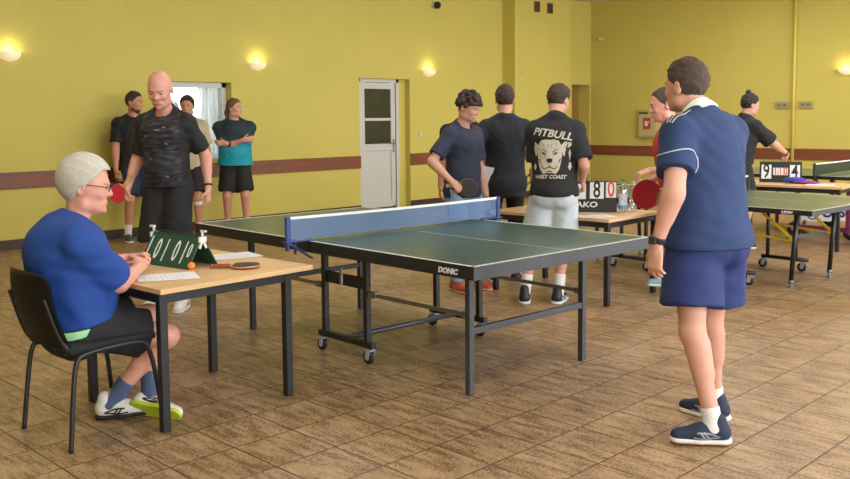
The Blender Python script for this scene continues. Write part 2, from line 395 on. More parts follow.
# ------------------------------------------------------------------ wall fittings
M_SHADE = mat('opal glass shade', 'ffe9c0', .35, noise=.02, emit=.35)
def sconce(x, y, z, rz, label):
    d = empty('wall_sconce', (x, y, z), rz, label, 'wall lamp', 'half bowl wall sconces')
    b = MB(); prof = [(.012, -.085), (.06, -.078), (.10, -.055), (.125, -.02), (.132, .02), (.126, .02), (.118, -.018), (.092, -.05), (.055, -.07), (.012, -.077)]
    b.lathe(prof, n=24, arc=math.pi, axis=Matrix.Rotation(math.pi, 3, 'Z')); b.build('lamp_shade', M_SHADE, d)
    MB().box((0, -.012, -.01), (.16, .022, .07), bev=.004).build('back_plate', M_WHITE, d)
    l = bpy.data.lights.new('bulb', 'POINT'); l.energy = 1.3; l.color = (1, .86, .6); l.shadow_soft_size = .04
    o = bpy.data.objects.new('bulb', l); COL.objects.link(o); o.parent = d; o.location = (0, -.065, .05)
for k, (x, t) in enumerate(((4.044, 'half bowl wall sconce at the left end of the yellow wall'), (7.454, 'half bowl wall sconce above the man with folded arms'), (10.90, 'half bowl wall sconce just right of the white door'))):
    sconce(x, Y1, 2.265, 0, t)
sconce(X1, 5.72, 2.22, -90, 'half bowl wall sconce on the right wall past the pipe')
# dome camera high on the left wall
d = empty('security_camera', (11.056, Y1, 3.388), 0, 'small dark dome security camera high on the yellow wall', 'camera')
MB().box((0, -.02, .02), (.09, .04, .09), bev=.006).build('bracket', M_WHITE, d)
MB().ball((0, -.08, -.01), .062).build('dome', M_RUBBER, d)
MB().cyl((0, -.02, .01), (0, -.08, .0), .025).build('arm', M_WHITE, d)
M_VENT = mat('brown grille', '6b5636', .6, noise=.05)
def vent(x, label):
    d = empty('wall_vent', (x, Y1-.29, 3.525), 0, label, 'vent', 'brown wall vents')
    f = MB()
    for q in (-.075, .075): f.box((q, -.008, 0), (.014, .016, .19)).box((0, -.008, q*1.2), (.16, .016, .014))
    f.build('frame', M_VENT, d)
    b = MB().box((0, -.002, 0), (.15, .004, .18))
    for k in range(7): b.box((0, -.008, -.066+k*.022), (.14, .012, .005), (35, 0, 0))
    b.box((0, -.009, 0), (.008, .014, .17)); b.build('grille', mat('darker brown grille bars', '5a4a30', .7, noise=.05), d)  # grille bars in a darker brown than the frame
vent(13.486, 'brown square wall vent nearer the door on the yellow pillar'); vent(13.882, 'brown square wall vent nearer the corner on the yellow pillar')
def small_plate(name, loc, size, rz, label, cat, mt, group=None):
    d = empty(name, loc, rz, label, cat, group)
    MB().box((0, -size[1]/2, 0), size, bev=.004).build('plate', mt, d); return d
M_CREAM = mat('cream plastic', 'c9c08c', .5, noise=.03)
d = small_plate('light_switch', (10.345+.35, Y1, 1.22), (.08, .014, .08), 0, 'cream light switch on the yellow wall right of the white door', 'switch', M_CREAM)
MB().box((0, -.018, 0), (.045, .01, .045), bev=.002).build('rocker', M_WHITE, d)
d = small_plate('room_thermostat', (13.045, Y1-.29, 2.31), (.06, .02, .06), 0, 'tiny yellowish sensor box on the face of the yellow pillar', 'sensor', M_CREAM)
d = empty('corner_sensor', (X1, 10.55, 3.05), -90, 'small cream motion sensor high by the corner of the room', 'sensor')
MB().box((0, -.03, 0), (.10, .06, .07), bev=.01).build('body', M_CREAM, d); MB().ball((0, -.06, -.01), .022).build('lens', M_WHITE, d)
for yy, t in ((6.774, 'grey junction box left of the yellow pipe'), (6.36, 'grey junction box right of the yellow pipe')):
    d = empty('junction_box', (X1, yy, 1.655), -90, t, 'socket', 'junction boxes beside the pipe')
    MB().box((0, -.02, 0), (.24, .04, .12), bev=.006).build('box', mat('beige grey plastic', 'a89d72', .5, noise=.04), d)
    MB().box((-.05, -.042, .0), (.07, .01, .05), bev=.002).build('socket', mat('grey plastic', '7c7860', .5, noise=.04), d)
    MB().box((.05, -.042, .0), (.07, .01, .05), bev=.002).build('socket', _mats['grey plastic'], d)
p = MB().cyl((X1-.035, 6.575, .12), (X1-.035, 6.575, ZC), .026)
for z in (.5, 1.4, 2.3, 3.2): p.box((X1-.03, 6.575, z), (.06, .07, .02), bev=.003)
prop(p.build('wall_pipe', mat('yellow painted pipe', 'd6c45e', .5, noise=.03)), 'vertical yellow painted pipe running up the right wall', 'pipe')
# hose reel cabinet
d = empty('fire_cabinet', (X1, 9.415, 1.34), -90, 'grey fire hose cabinet with red sign on the right wall', 'fire cabinet')
MB().box((0, -.05, 0), (.40, .10, .55), bev=.006).build('box', mat('grey cream cabinet', 'b5a878', .5, noise=.03), d)
MB().box((0, -.103, 0), (.35, .012, .50), bev=.003).build('door', mat('grey cream door', 'bcae80', .5, noise=.03), d)
sg = MB().box((.01, -.112, .0), (.16, .006, .22)).build('sign', mat('red sign', 'b8382c', .5, noise=.03), d)
MB().box((.0, -.117, .0), (.07, .004, .10)).box((.035, -.117, .03), (.05, .004, .03)).lathe([(.035, 0), (.035, .004)], (.0, -.115, -.02), axis=Matrix.Rotation(R(90), 3, 'X')).build('pictogram', M_WHITE, sg)
MB().box((-.07, -.112, .205), (.20, .006, .05)).build('label_strip', mat('dark strip', '5e5a48', .5, noise=.03), d)

# ------------------------------------------------------------------ table tennis tables
def tt_table(loc, rz, H, label, top_m, legs_m, kind):
    t = empty('table_tennis_table', (loc[0], loc[1], 0), rz, label, 'table tennis table')
    W, L = 1.525, 2.74
    for s in (-1, 1):
        mb = MB(); y0, y1 = sorted((s*.006, s*L/2))
        mb.box((0, (y0+y1)/2, H-.010), (W-.004, y1-y0-.004, .020), bev=.002)
        mb.mi = 1; e = .0006
        for x in (-W/2+.008, W/2-.008): mb.box((x, (y0+y1)/2, H+e/2), (.02, y1-y0-.002, e+.0006))
        mb.box((0, s*(L/2-.008), H+e/2), (W+.002, .02, e+.0006))
        mb.box((0, (y0+y1)/2, H+e/2), (.004, y1-y0-.03, e+.0006))
        mb.build('tabletop', [top_m, M_LINE], t)
        ah = .066 if kind == 'a' else .04; ap = MB(); z = H-.0035-ah/2
        for x in (-W/2+.008, W/2-.008): ap.box((x, (y0+y1)/2, z), (.016, y1-y0, ah), bev=.002)
        er = MB().box((0, s*(L/2-.007), z), (W-.002, .016, ah+.001), bev=.002)
        for y in (s*.02,): ap.box((0, y, z), (W, .016, ah), bev=.002)
        ap.build('apron', M_BLACKM, t); er.build('end_rail', M_GREYM, t)  # lit ends grey, shaded long sides black: light put into the colours
    return t, W, L
def caster(parent, x, y, h=.10):
    f = MB().box((x, y, h-.012), (.045, .045, .012), bev=.002)
    for q in (-.02, .02): f.prism([(-.022, 0), (.022, 0), (.03, -.055), (.0, -.06)], .003, Matrix.Translation((x+q, y, h-.01)) @ Matrix.Rotation(R(90), 4, 'Z') @ Matrix.Rotation(R(90), 4, 'X'))
    c = f.build('caster', M_RUBW, parent)
    r = .042
    w = MB().lathe([(.012, -.013), (r-.006, -.013), (r, -.008), (r, .008), (r-.006, .013), (.012, .013)], (x, y+.018, r), axis=Matrix.Rotation(R(90), 3, 'Y'))
    w.mi = 1; w.lathe([(.0, -.0145), (.02, -.0145), (.02, .0145), (.0, .0145)], (x, y+.018, r), 16, axis=Matrix.Rotation(R(90), 3, 'Y'))
    w.build('wheel', [M_RUBBER, M_RUBW], c)
def net_set(parent_t, H, label, net_m, tape_m, post_m, over=.1525):
    n = empty('table_tennis_net', (0, 0, 0), 0, label, 'net')
    n.matrix_world = Matrix.Translation(parent_t.location) @ Matrix.Rotation(parent_t.rotation_euler.z, 4, 'Z')
    hw = .7625+over; z0 = H+.012; z1 = H+.1525
    MB().box((0, 0, (z0+z1-.012)/2), (2*hw-.02, .002, z1-z0-.012)).build('net_mesh', net_m, n)
    pts = [(-hw+(2*hw)*k/16, 0, z1-.006-.006*math.sin(math.pi*k/16)) for k in range(17)]
    tp = MB()
    for a, b in zip(pts, pts[1:]): tp.bar(a, b, .006, .016)
    tp.build('net_tape', tape_m, n)
    for s in (-1, 1):
        MB().box((s*(hw-.006), 0, (z0+z1)/2-.012), (.030, .022, z1-z0+.03), bev=.003).build('post', post_m, n)
        c = MB().box((s*(hw-.075), 0, H+.006), (.20, .045, .006), bev=.002)
        c.bar((s*(hw-.01), 0, H+.0), (s*(.7625-.02), 0, H-.105), .03, .008)
        c.cyl((s*(hw-.055), 0, H+.004), (s*(hw-.055), 0, H-.07), .008).box((s*(hw-.0), 0, H-.02), (.012, .03, .05), bev=.002)
        c.build('clamp', post_m, n)
    return n
# -- nearest table
T1, W, L = tt_table((4.054, 4.253), -2.1, .76, 'dark green table tennis table nearest the camera with a blue net', M_GREENT, M_BLACKM, 'a')
H = .76
for s in (-1, 1):
    for q in (-1, 1):
        MB().box((q*.49, s*1.075, (H-.03)/2), (.036, .036, H-.03), bev=.003).build('leg', M_GREYM if s < 0 else M_BLACKM, T1)  # near legs and crossbar grey: sheen on blackish steel put into the colour
        MB().bar((q*.49, s*.22, .43), (q*.49, s*1.075, .43), .012, .022).box((q*.49, s*1.04, .43), (.03, .03, .034)).box((q*.49, s*.27, .43), (.03, .06, .034)).build('rod', M_STEEL, T1)
        MB().box((q*.49, s*.21, (H-.05+.11)/2), (.036, .036, H-.16), bev=.003).build('upright', M_BLACKM, T1)
        caster(T1, q*.49, s*.235)
    MB().box((0, s*1.075, .345), (.98-.036, .030, .036), bev=.003).build('crossbar', M_GREYM if s < 0 else M_BLACKM, T1)
    MB().box((s*.49, 0, .118), (.040, .54, .036), bev=.003).build('wheel_bar', M_BLACKM, T1)
    MB().box((s*.49, 0, .49), (.012, .40, .075), bev=.003).build('lock_plate', M_BLACKM, T1)
MB().tube([(-.49, .0, .125), (.49, 0, .125)], .017).build('axle_tube', M_GREYM, T1)
MB().box((-.745, -.29, .58), (.012, .02, .10), bev=.002).build('latch', M_STEEL, T1)
text('DONIC', .038, (-.7645, -1.19, H-.04), (0, -1, 0), (0, 0, 1), M_WHITE, T1, 'maker_lettering', shear=.2, bold=.002, sx=1.1)
net_set(T1, H, 'blue table tennis net with white tape on the nearest table', M_NET, M_TAPE, M_BLUEM)
# -- second table with yellow braces
H2 = .72
T2, W, L = tt_table((8.06, 4.20), -3, H2, 'green table tennis table with yellow braces behind the man in navy', M_OLIVET, M_BLACKM, 'b')
for s in (-1, 1):
    for q in (-1, 1):
        MB().cyl((q*.37, s*1.02, .05), (q*.37, s*1.06, H2-.03), .02).build('leg', M_BLACKM, T2)
        MB().cyl((q*.37, s*1.02, .0), (q*.37, s*1.02, .05), .012).cyl((q*.37, s*1.02, 0), (q*.37, s*1.02, .012), .024).cyl((q*.37, s*1.02, .045), (q*.37, s*1.02, .07), .023).build('leveller', M_STEEL, T2)
        MB().bar((q*.37, s*1.03, .41), (q*.37, s*.5, .45), .042, .014).build('brace', M_YSTEEL, T2)
        MB().bar((q*.37, s*1.03, .42), (q*.40, s*.72, H2-.05), .034, .014).build('brace', M_YSTEEL, T2)
        MB().tube([(q*.50, s*.30, .11), (q*.50, s*.76, .11)], .018).build('wheel_bar', M_BLACKM, T2)
        for yy in (.36, .64): MB().cyl((q*.50, s*yy, .11), (q*.50, s*yy, H2-.05), .018).build('upright', M_BLACKM, T2)
        caster(T2, q*.50, s*.33); caster(T2, q*.50, s*.72)
    MB().bar((-.37, s*.98, .44), (.37, s*.98, .40), .012, .03).build('crossbar', M_GREYM, T2)
text('LION', .028, (-.7645, -1.16, H2-.024), (0, -1, 0), (0, 0, 1), M_WHITE, T2, 'maker_lettering', shear=.2, bold=.0018, sx=1.4)
net_set(T2, H2, 'net with white tape on the table with yellow braces', M_NETDK, M_TAPE, M_RUBBER, .012)
# -- third table on purple legs
H3 = .76
T3, W, L = tt_table((11.60, 4.27), 2, H3, 'green table tennis table on purple legs by the right wall', M_OLIVET, M_BLACKM, 'b')
for s in (-1, 1):
    for q in (-1, 1):
        MB().box((q*.55, s*1.0, H3/2-.02), (.04, .04, H3-.04), bev=.003).build('leg', M_PURPLE, T3)
        MB().box((q*.60, s*.30, (H3+.06)/2-.03), (.07, .05, H3-.16), bev=.004).build('upright', M_PURPLE, T3)
        w = MB().lathe([(.02, -.02), (.08, -.02), (.09, -.01), (.09, .01), (.08, .02), (.02, .02)], (q*.60, s*.33, .09), axis=Matrix.Rotation(R(90), 3, 'Y'))
        w.mi = 1; w.lathe([(0, -.022), (.03, -.022), (.03, .022), (0, .022)], (q*.60, s*.33, .09), axis=Matrix.Rotation(R(90), 3, 'Y')); w.build('wheel', [M_RUBBER, M_RUBW], T3)
    MB().box((s*.60, 0, .12), (.05, .62, .05), bev=.003).build('wheel_bar', M_PURPLE, T3)
net_set(T3, H3, 'dark net with white tape on the table with purple legs', M_NETDK, M_TAPE, M_RUBBER)
# -- low banner behind
bn = empty('court_banner', (11.82, 4.20, 0), -45, 'low white court banner with black lettering by the purple legs', 'banner')
MB().box((0, 0, .24), (1.30, .02, .20), bev=.003).build('board', mat('white banner cloth', 'd8d2d2', .7, noise=.03), bn)
for s in (-.6, .6): MB().box((s, .0, .08), (.03, .05, .16), bev=.003).box((s, 0, .01), (.04, .30, .02), bev=.003).build('foot', M_PURPLE, bn)
text('OLSO', .15, (-.17, -.0115, .24), (1, 0, 0), (0, 0, 1), M_RUBBER, bn, 'lettering', bold=.007, sx=1.1)
rg = MB().lathe([(.062, 0), (.078, 0), (.078, .002), (.062, .002), (.062, 0)], (-.50, -.0105, .24), axis=Matrix.Rotation(R(90), 3, 'X'))
rg.box((-.495, -.0115, .258), (.075, .002, .018)).box((-.50, -.0115, .225), (.055, .002, .016)).box((-.528, -.0115, .24), (.018, .002, .085)).build('emblem', M_RUBBER, bn)

# ------------------------------------------------------------------ desks
def desk(loc, rz, sx, sy, H, legs, label, over=None):
    d = empty('school_desk', (loc[0], loc[1], 0), rz, label, 'desk')
    MB().box((0, 0, H-.0125), (sx, sy, .025), bev=.002).build('desktop', M_BEECH, d)
    x0, y0, x1, y1 = legs; f = MB()
    for y in (y0, y1): f.box(((x0+x1)/2, y, H-.05), (x1-x0, .03, .045), bev=.003)
    for x in (x0, x1): f.box((x, (y0+y1)/2, H-.05), (.03, y1-y0, .045), bev=.003)
    f.build('under_frame', M_BLACKM, d)
    for x in (x0, x1):
        for y in (y0, y1): MB().box((x, y, (H-.026)/2), (.042, .042, H-.026), bev=.005).build('leg', M_BLACKM, d)
    return d
D1 = desk((2.515, 4.358), 2.5, .93, 1.02, .695, (-.44, -.47, .31, .23), 'beech school desk with black legs in front of the seated man')
D2 = desk((6.285, 4.50), 2.5, .82, 1.18, .69, (-.37, -.55, .37, .55), 'beech school desk behind the nearest table with bottles on it')
D3 = desk((10.28, 4.32), 6, .70, 1.25, .70, (-.31, -.58, .31, .58), 'beech school desk between the two far tables')

# ------------------------------------------------------------------ chair
CH = empty('chair', (1.885, 4.175, 0), 2, 'black stacking chair with tubular legs under the seated man', 'chair')
for s in (-1, 1):
    pts = [(-.235, s*.245, 0), (-.21, s*.235, .25), (-.19, s*.228, .40), (-.15, s*.225, .435), (.12, s*.225, .445), (.17, s*.227, .42), (.20, s*.235, .3), (.235, s*.25, 0)]
    q = [pts[0]]
    fr = MB(); fr.tube(pts, .0115, 10, smooth=2); fr.build('leg_frame', M_BLACKM, CH)
    up = MB().tube([(-.13, s*.20, .425), (-.20, s*.20, .44), (-.245, s*.19, .52), (-.30, s*.18, .70)], .010, 8, smooth=2).build('back_post', M_BLACKM, CH)
st = MB(); st.box((.01, 0, .452), (.44, .44, .045), bev=.02); st.build('seat', mat('black seat fabric', '1b1b1d', .85, noise=.1, nscale=90, bump=.2, bscale=200), CH)
for y in (-.15, .15): MB().cyl((-.2, y, .43), (.16, y, .43), .008).build('seat_rail', M_BLACKM, CH)
def back_shell():
    b = bmesh.new(); nu, nv = 14, 10; G = []
    for i in range(nu+1):
        row = []
        for j in range(nv+1):
            u = i/nu*2-1; v = j/nv
            w = .232-.02*v-.03*max(0, v-.8)*5*abs(u)**6
            z = .475+.345*v-(.03*abs(u)**4 if v > .9 else 0)+(.02*abs(u)**4 if v < .1 else 0)
            x = -.255-.075*v+.045*u*u-.02*math.sin(v*math.pi)
            row.append(b.verts.new((x, u*w, z)))
        G.append(row)
    for i in range(nu):
        for j in range(nv): b.faces.new((G[i][j], G[i+1][j], G[i+1][j+1], G[i][j+1])).smooth = True
    bmesh.ops.solidify(b, geom=b.faces[:], thickness=.02)
    m = MB(); m.bm.free(); m.bm = b; m.build('backrest', mat('black moulded plastic', '222325', .38, noise=.06), CH)
back_shell()

# ------------------------------------------------------------------ scoreboards and small things on the desks
def scoreboard(loc, H0, face, w, h, spread, cards, base_text, mcol, label, two=True, clamps=None, lab_name='scoreboard'):
    """A-frame flip scoreboard; face = heading its front looks at"""
    d = empty('scoreboard', (loc[0], loc[1], H0), face+90, label, 'scoreboard')
    a = math.atan2(spread/2, h); hh = math.hypot(h, spread/2)
    Fm = Matrix.Translation((0, -spread/2, 0)) @ Matrix.Rotation(-a, 4, 'X')
    Bm = Matrix.Translation((0, spread/2, 0)) @ Matrix.Rotation(a, 4, 'X')
    def pan(m, name):
        b = MB().box((0, 0, hh/2), (w, .008, hh), bev=.002); o = b.build(name, mcol, d); o.matrix_local = m; return o
    fp = pan(Fm, 'front_panel'); pan(Bm, 'rear_panel')
    r = MB()
    for k in range(14): r.tube([(-w*.42+w*.84*k/13, .011*math.cos(q), h+.002+.011*math.sin(q)) for q in [i*math.pi/4 for i in range(8)]], .0025, 5, closed=True)
    r.build('ring_binding', M_RUBBER, d)
    for x, zc, cw, chh, s, cc, tc in cards:
        if cc is not None:
            c = MB().box((x, -.008, zc), (cw, .004, chh), bev=.001).build('score_card', cc, fp)
        else: c = fp
        if s: text(s, chh*(1.42 if cc is not None else 1.7), (x, -.0105 if cc is not None else -.0045, zc), (1, 0, 0), (0, 0, 1), tc, c, 'digit', bold=.003 if cc is not None else .0015, sx=.62 if cc is not None else .5)
    if base_text:
        for bt, bx, bz, bs in base_text: text(bt, bs, (bx, -.0048, bz), (1, 0, 0), (0, 0, 1), M_WHITE, fp, 'lettering', bold=.0015, shear=.1, sx=1.25)
    if clamps:
        for s in (-1, 1):
            MB().box((s*(w/2-.0), 0, h-.015), (.012, .05, .03), bev=.003).cyl((s*w/2, 0, h), (s*w/2, 0, h+.032), .007).box((s*(w/2+.01), -.0, h+.03), (.045, .012, .012), bev=.003).box((s*w/2, -.012, h-.04), (.010, .012, .05), (-25, 0, 0)).box((s*w/2, .012, h-.04), (.010, .012, .05), (25, 0, 0)).build('clip', clamps, d)
    return d, fp
M_GRN = mat('bottle green board', '1d4a34', .45, noise=.06)
M_DIGW = mat('pale digit print', 'e6ebe4', .5, noise=.02)
sb1, fp1 = scoreboard((2.525, 4.455), .697, 188, .42, .165, .20,
    [(-.185, .10, .05, .10, '1', None, M_DIGW), (-.105, .088, .07, .10, '0', None, M_DIGW), (.055, .088, .07, .10, '0', None, M_DIGW), (.165, .10, .05, .065, '0', None, M_DIGW)],
    None, M_GRN, 'green flip scoreboard on the seated man\'s desk', clamps=M_WHITE)
for x in (-.035, .125): MB().box((x, -.006, .09), (.006, .003, .13)).build('divider', M_DIGW, fp1)
M_BBOARD = mat('black board', '1c1d20', .5, noise=.06)
M_CARD = mat('white score card', 'dadad6', .6, noise=.03); M_DIGK = mat('black digit print', '17171a', .5, noise=.02); M_DIGR = mat('red digit print', 'cf4a34', .5, noise=.02)
sb2, fp2 = scoreboard((6.31, 4.46), .6925, 213, .62, .25, .20,
    [(-.21, .175, .11, .135, '1', M_CARD, M_DIGK), (.0, .175, .11, .135, '', M_CARD, M_DIGK), (.145, .185, .115, .145, '8', M_CARD, M_DIGK), (.262, .19, .085, .135, '0', M_CARD, M_DIGR)],
    [('MAKO', .03, .06, .066)], M_BBOARD, 'black flip scoreboard showing eight on the desk with bottles')
sb3, fp3 = scoreboard((10.42, 4.52), .702, 203, .46, .235, .18,
    [(-.155, .125, .11, .17, '9', M_CARD, M_DIGK), (.155, .125, .11, .17, '4', M_CARD, M_DIGK), (-.055, .13, .05, .09, '1', M_CARD, M_DIGR), (.0, .13, .05, .09, '1', M_CARD, M_DIGR), (.055, .13, .05, .09, '0', M_CARD, M_DIGR)],
    None, M_BBOARD, 'black flip scoreboard showing nine and four on the far desk')
def sheet(x, y, z, rz, label, w=.21, h=.297, name='sheet_of_paper'):
    d = empty(name, (x, y, z), rz, label, 'paper')
    b = MB(); nx = 6
    for i in range(nx):
        for j in range(nx):
            q = []
            for a, c in ((i, j), (i+1, j), (i+1, j+1), (i, j+1)): q.append(b.bm.verts.new(((a/nx-.5)*w, (c/nx-.5)*h, .0012+.003*((a/nx-.5)*2)**4*((c/nx))**3)))
            b.bm.faces.new(q)
    bmesh.ops.remove_doubles(b.bm, verts=b.bm.verts[:], dist=1e-5); bmesh.ops.solidify(b.bm, geom=b.bm.faces[:], thickness=.0008)
    b.build('page', M_PAPER, d)
    l = MB()
    for k in range(8): l.box((-.01, .11-k*.026, .0021), (w*.72, .0022, .0006))
    l.build('print', mat('grey print', 'c6c6ca', .8, noise=.02), d)
sheet(2.27, 4.12, .696, 68, 'white score sheet under the seated man\'s hands'); sheet(2.88, 4.47, .696, 80, 'white score sheet behind the green scoreboard')
sheet(6.02, 4.10, .691, 60, 'white sheet on the desk in front of the black scoreboard'); sheet(10.22, 3.98, .701, 20, 'white sheet on the far desk beside the scoreboard')
b = MB().ball((0, 0, .02), .02, seg=24).build('table_tennis_ball', mat('orange celluloid', 'f08a2c', .35, noise=.02), loc=(2.475, 4.235, .6955))
prop(b, 'orange table tennis ball beside the green scoreboard', 'ball')
def paddle(name_label, red=M_REDR, black=M_BLKR, handle=None, M=None, group=None):
    """blade in the local XY plane, handle towards -Y, red rubber on +Z"""
    d = empty('table_tennis_paddle', (0, 0, 0), 0, name_label, 'paddle', group)
    def out(r, y0=-.062):
        P = [(r*math.sin(t)*.93, r*math.cos(t)) for t in [R(-140)+R(280)*k/40 for k in range(41)]]
        return P
    B = out(.080); hd = [(.014, -.075), (.014, -.10), (-.014, -.10), (-.014, -.075)]
    MB().prism(B+hd, .006, Matrix.Translation((0, 0, -.003))).build('blade', M_PLY, d)
    C = out(.0785)
    MB().prism(C, .003, Matrix.Translation((0, 0, .0031))).build('rubber', red, d, label='red rubber' if red is M_REDR else None)
    MB().prism(C, .003, Matrix.Translation((0, 0, -.0061))).build('rubber', black, d)
    h = MB(); h.box((0, -.125, 0), (.028, .105, .022), bev=.008); h.box((0, -.174, 0), (.033, .018, .024), bev=.006)
    h.build('handle', handle or M_PLY, d)
    if M is not None: d.matrix_world = M
    return d
def frame_z(o, zd, yd):
    y = V(yd).normalized(); x = y.cross(V(zd)).normalized(); return frame(o, x, y)
def frame(o, xd, yd):
    y = V(yd).normalized(); z = V(xd).cross(y).normalized(); x = y.cross(z)
    return Matrix.Translation(o) @ Matrix((x, y, z)).transposed().to_4x4()
paddle('table tennis paddle with pale handle lying flat on the near desk', M=frame((2.70, 4.07, .7085), (-.7, -.7, 0), (.74, -.67, .012)), red=M_BLKR, black=M_REDR,
       handle=mat('varnished handle', '8e4a32', .4, noise=.2, nscale=40))
def bottle(x, y, z, label, cap, lab, hgt=.235, r=.034):
    d = empty('water_bottle', (x, y, z), 0, label, 'bottle', 'water bottles on the desk')
    M_PET = glass_material('clear bottle plastic', .6, (.93, .96, .97, 1)) if 'pet' not in _mats else _mats['pet']; _mats['pet'] = M_PET
    k = hgt/.235
    MB().lathe([(.004, .002), (r*.8, 0), (r, .012), (r, .06*k), (r*.93, .07*k), (r, .08*k), (r, .15*k), (r*.86, .175*k), (r*.5, .20*k), (.013, .212*k), (.013, .222*k)]).build('body', M_PET, d)
    MB().lathe([(.0, .218*k), (.016, .218*k), (.016, .236*k), (0, .237*k)]).build('cap', cap, d)
    if lab: MB().lathe([(r+.001, .05*k), (r+.001, .135*k)]).build('paper_label', lab, d)
    return d
M_LAB = mat('white blue label', 'c3ccd6', .5, noise=.25, nscale=45)
b1 = bottle(6.46, 4.13, .691, 'clear water bottle with white and blue label on the desk', mat('blue cap', '3f7fae', .4, noise=.03), M_LAB, .27, .036)
MB().lathe([(.0375, .028), (.0375, .056)]).build('label_band', mat('sky blue label band', '58a3cf', .5, noise=.05), b1)
bottle(6.56, 4.095, .691, 'clear water bottle without a bright label beside the labelled one', mat('pale cap', 'c6d0d6', .4, noise=.03), None, .25, .033)
# purple pouch on the far desk
d = empty('pouch', (10.30, 4.30, .702), 20, 'purple and blue pouch lying before the far scoreboard', 'pouch')
MB().ball((0, 0, .035), .1, (.75, 1.3, .36)).build('body', mat('blue violet fabric', '3a3f9a', .8, noise=.25, nscale=14, bump=.3, bscale=40), d)
MB().ball((-.04, -.12, .018), .09, (.8, 1.7, .2)).build('flap', mat('magenta fabric', '8c2f7c', .8, noise=.2, nscale=14), d)

# ------------------------------------------------------------------ figures: smooth signed fields turned into one surface each
A3 = lambda *a: np.array(a, float)
def nrm(v): v = np.asarray(v, float); return v/(np.linalg.norm(v)+1e-12)
def rotm(ax, deg): return np.array(Matrix.Rotation(R(deg), 3, ax))
def E_(c, r, Rm=None):
    c = np.asarray(c, float); r = np.asarray(r, float); m = max(r)
    def f(x, y, z):
        x, y, z = x-c[0], y-c[1], z-c[2]
        if Rm is not None:
            x, y, z = (Rm[0, 0]*x+Rm[1, 0]*y+Rm[2, 0]*z, Rm[0, 1]*x+Rm[1, 1]*y+Rm[2, 1]*z, Rm[0, 2]*x+Rm[1, 2]*y+Rm[2, 2]*z)
        k0 = np.sqrt((x/r[0])**2+(y/r[1])**2+(z/r[2])**2); k1 = np.sqrt((x/r[0]**2)**2+(y/r[1]**2)**2+(z/r[2]**2)**2)
        return k0*(k0-1)/(k1+1e-6)
    return (c-m, c+m, f)
def C_(a, b, ra, rb=None, flat=None, fl=1.0, caps=(None, None)):
    """tapered capsule; flat/fl squashes it along a direction; caps trim it square past its ends"""
    a = np.asarray(a, float); b = np.asarray(b, float); rb = ra if rb is None else rb; m = max(ra, rb)
    ab = b-a; L2 = ab@ab; n = nrm(ab)
    fn = None if flat is None else nrm(np.asarray(flat)-n*(np.asarray(flat)@n))
    def f(x, y, z):
        x, y, z = x-a[0], y-a[1], z-a[2]
        t = np.clip((x*ab[0]+y*ab[1]+z*ab[2])/L2, 0, 1)
        qx, qy, qz = x-t*ab[0], y-t*ab[1], z-t*ab[2]
        d2 = qx*qx+qy*qy+qz*qz
        if fn is not None:
            q = qx*fn[0]+qy*fn[1]+qz*fn[2]; d2 = d2-q*q+(q/fl)**2
        d = (np.sqrt(np.maximum(d2, 0))-(ra+(rb-ra)*t))*(1 if fn is None else .5+.5*fl)
        if caps[0] is not None: d = np.maximum(d, -(x*n[0]+y*n[1]+z*n[2])+caps[0])
        if caps[1] is not None: d = np.maximum(d, (x-ab[0])*n[0]+(y-ab[1])*n[1]+(z-ab[2])*n[2]-caps[1])
        return d
    return (np.minimum(a, b)-m, np.maximum(a, b)+m, f)
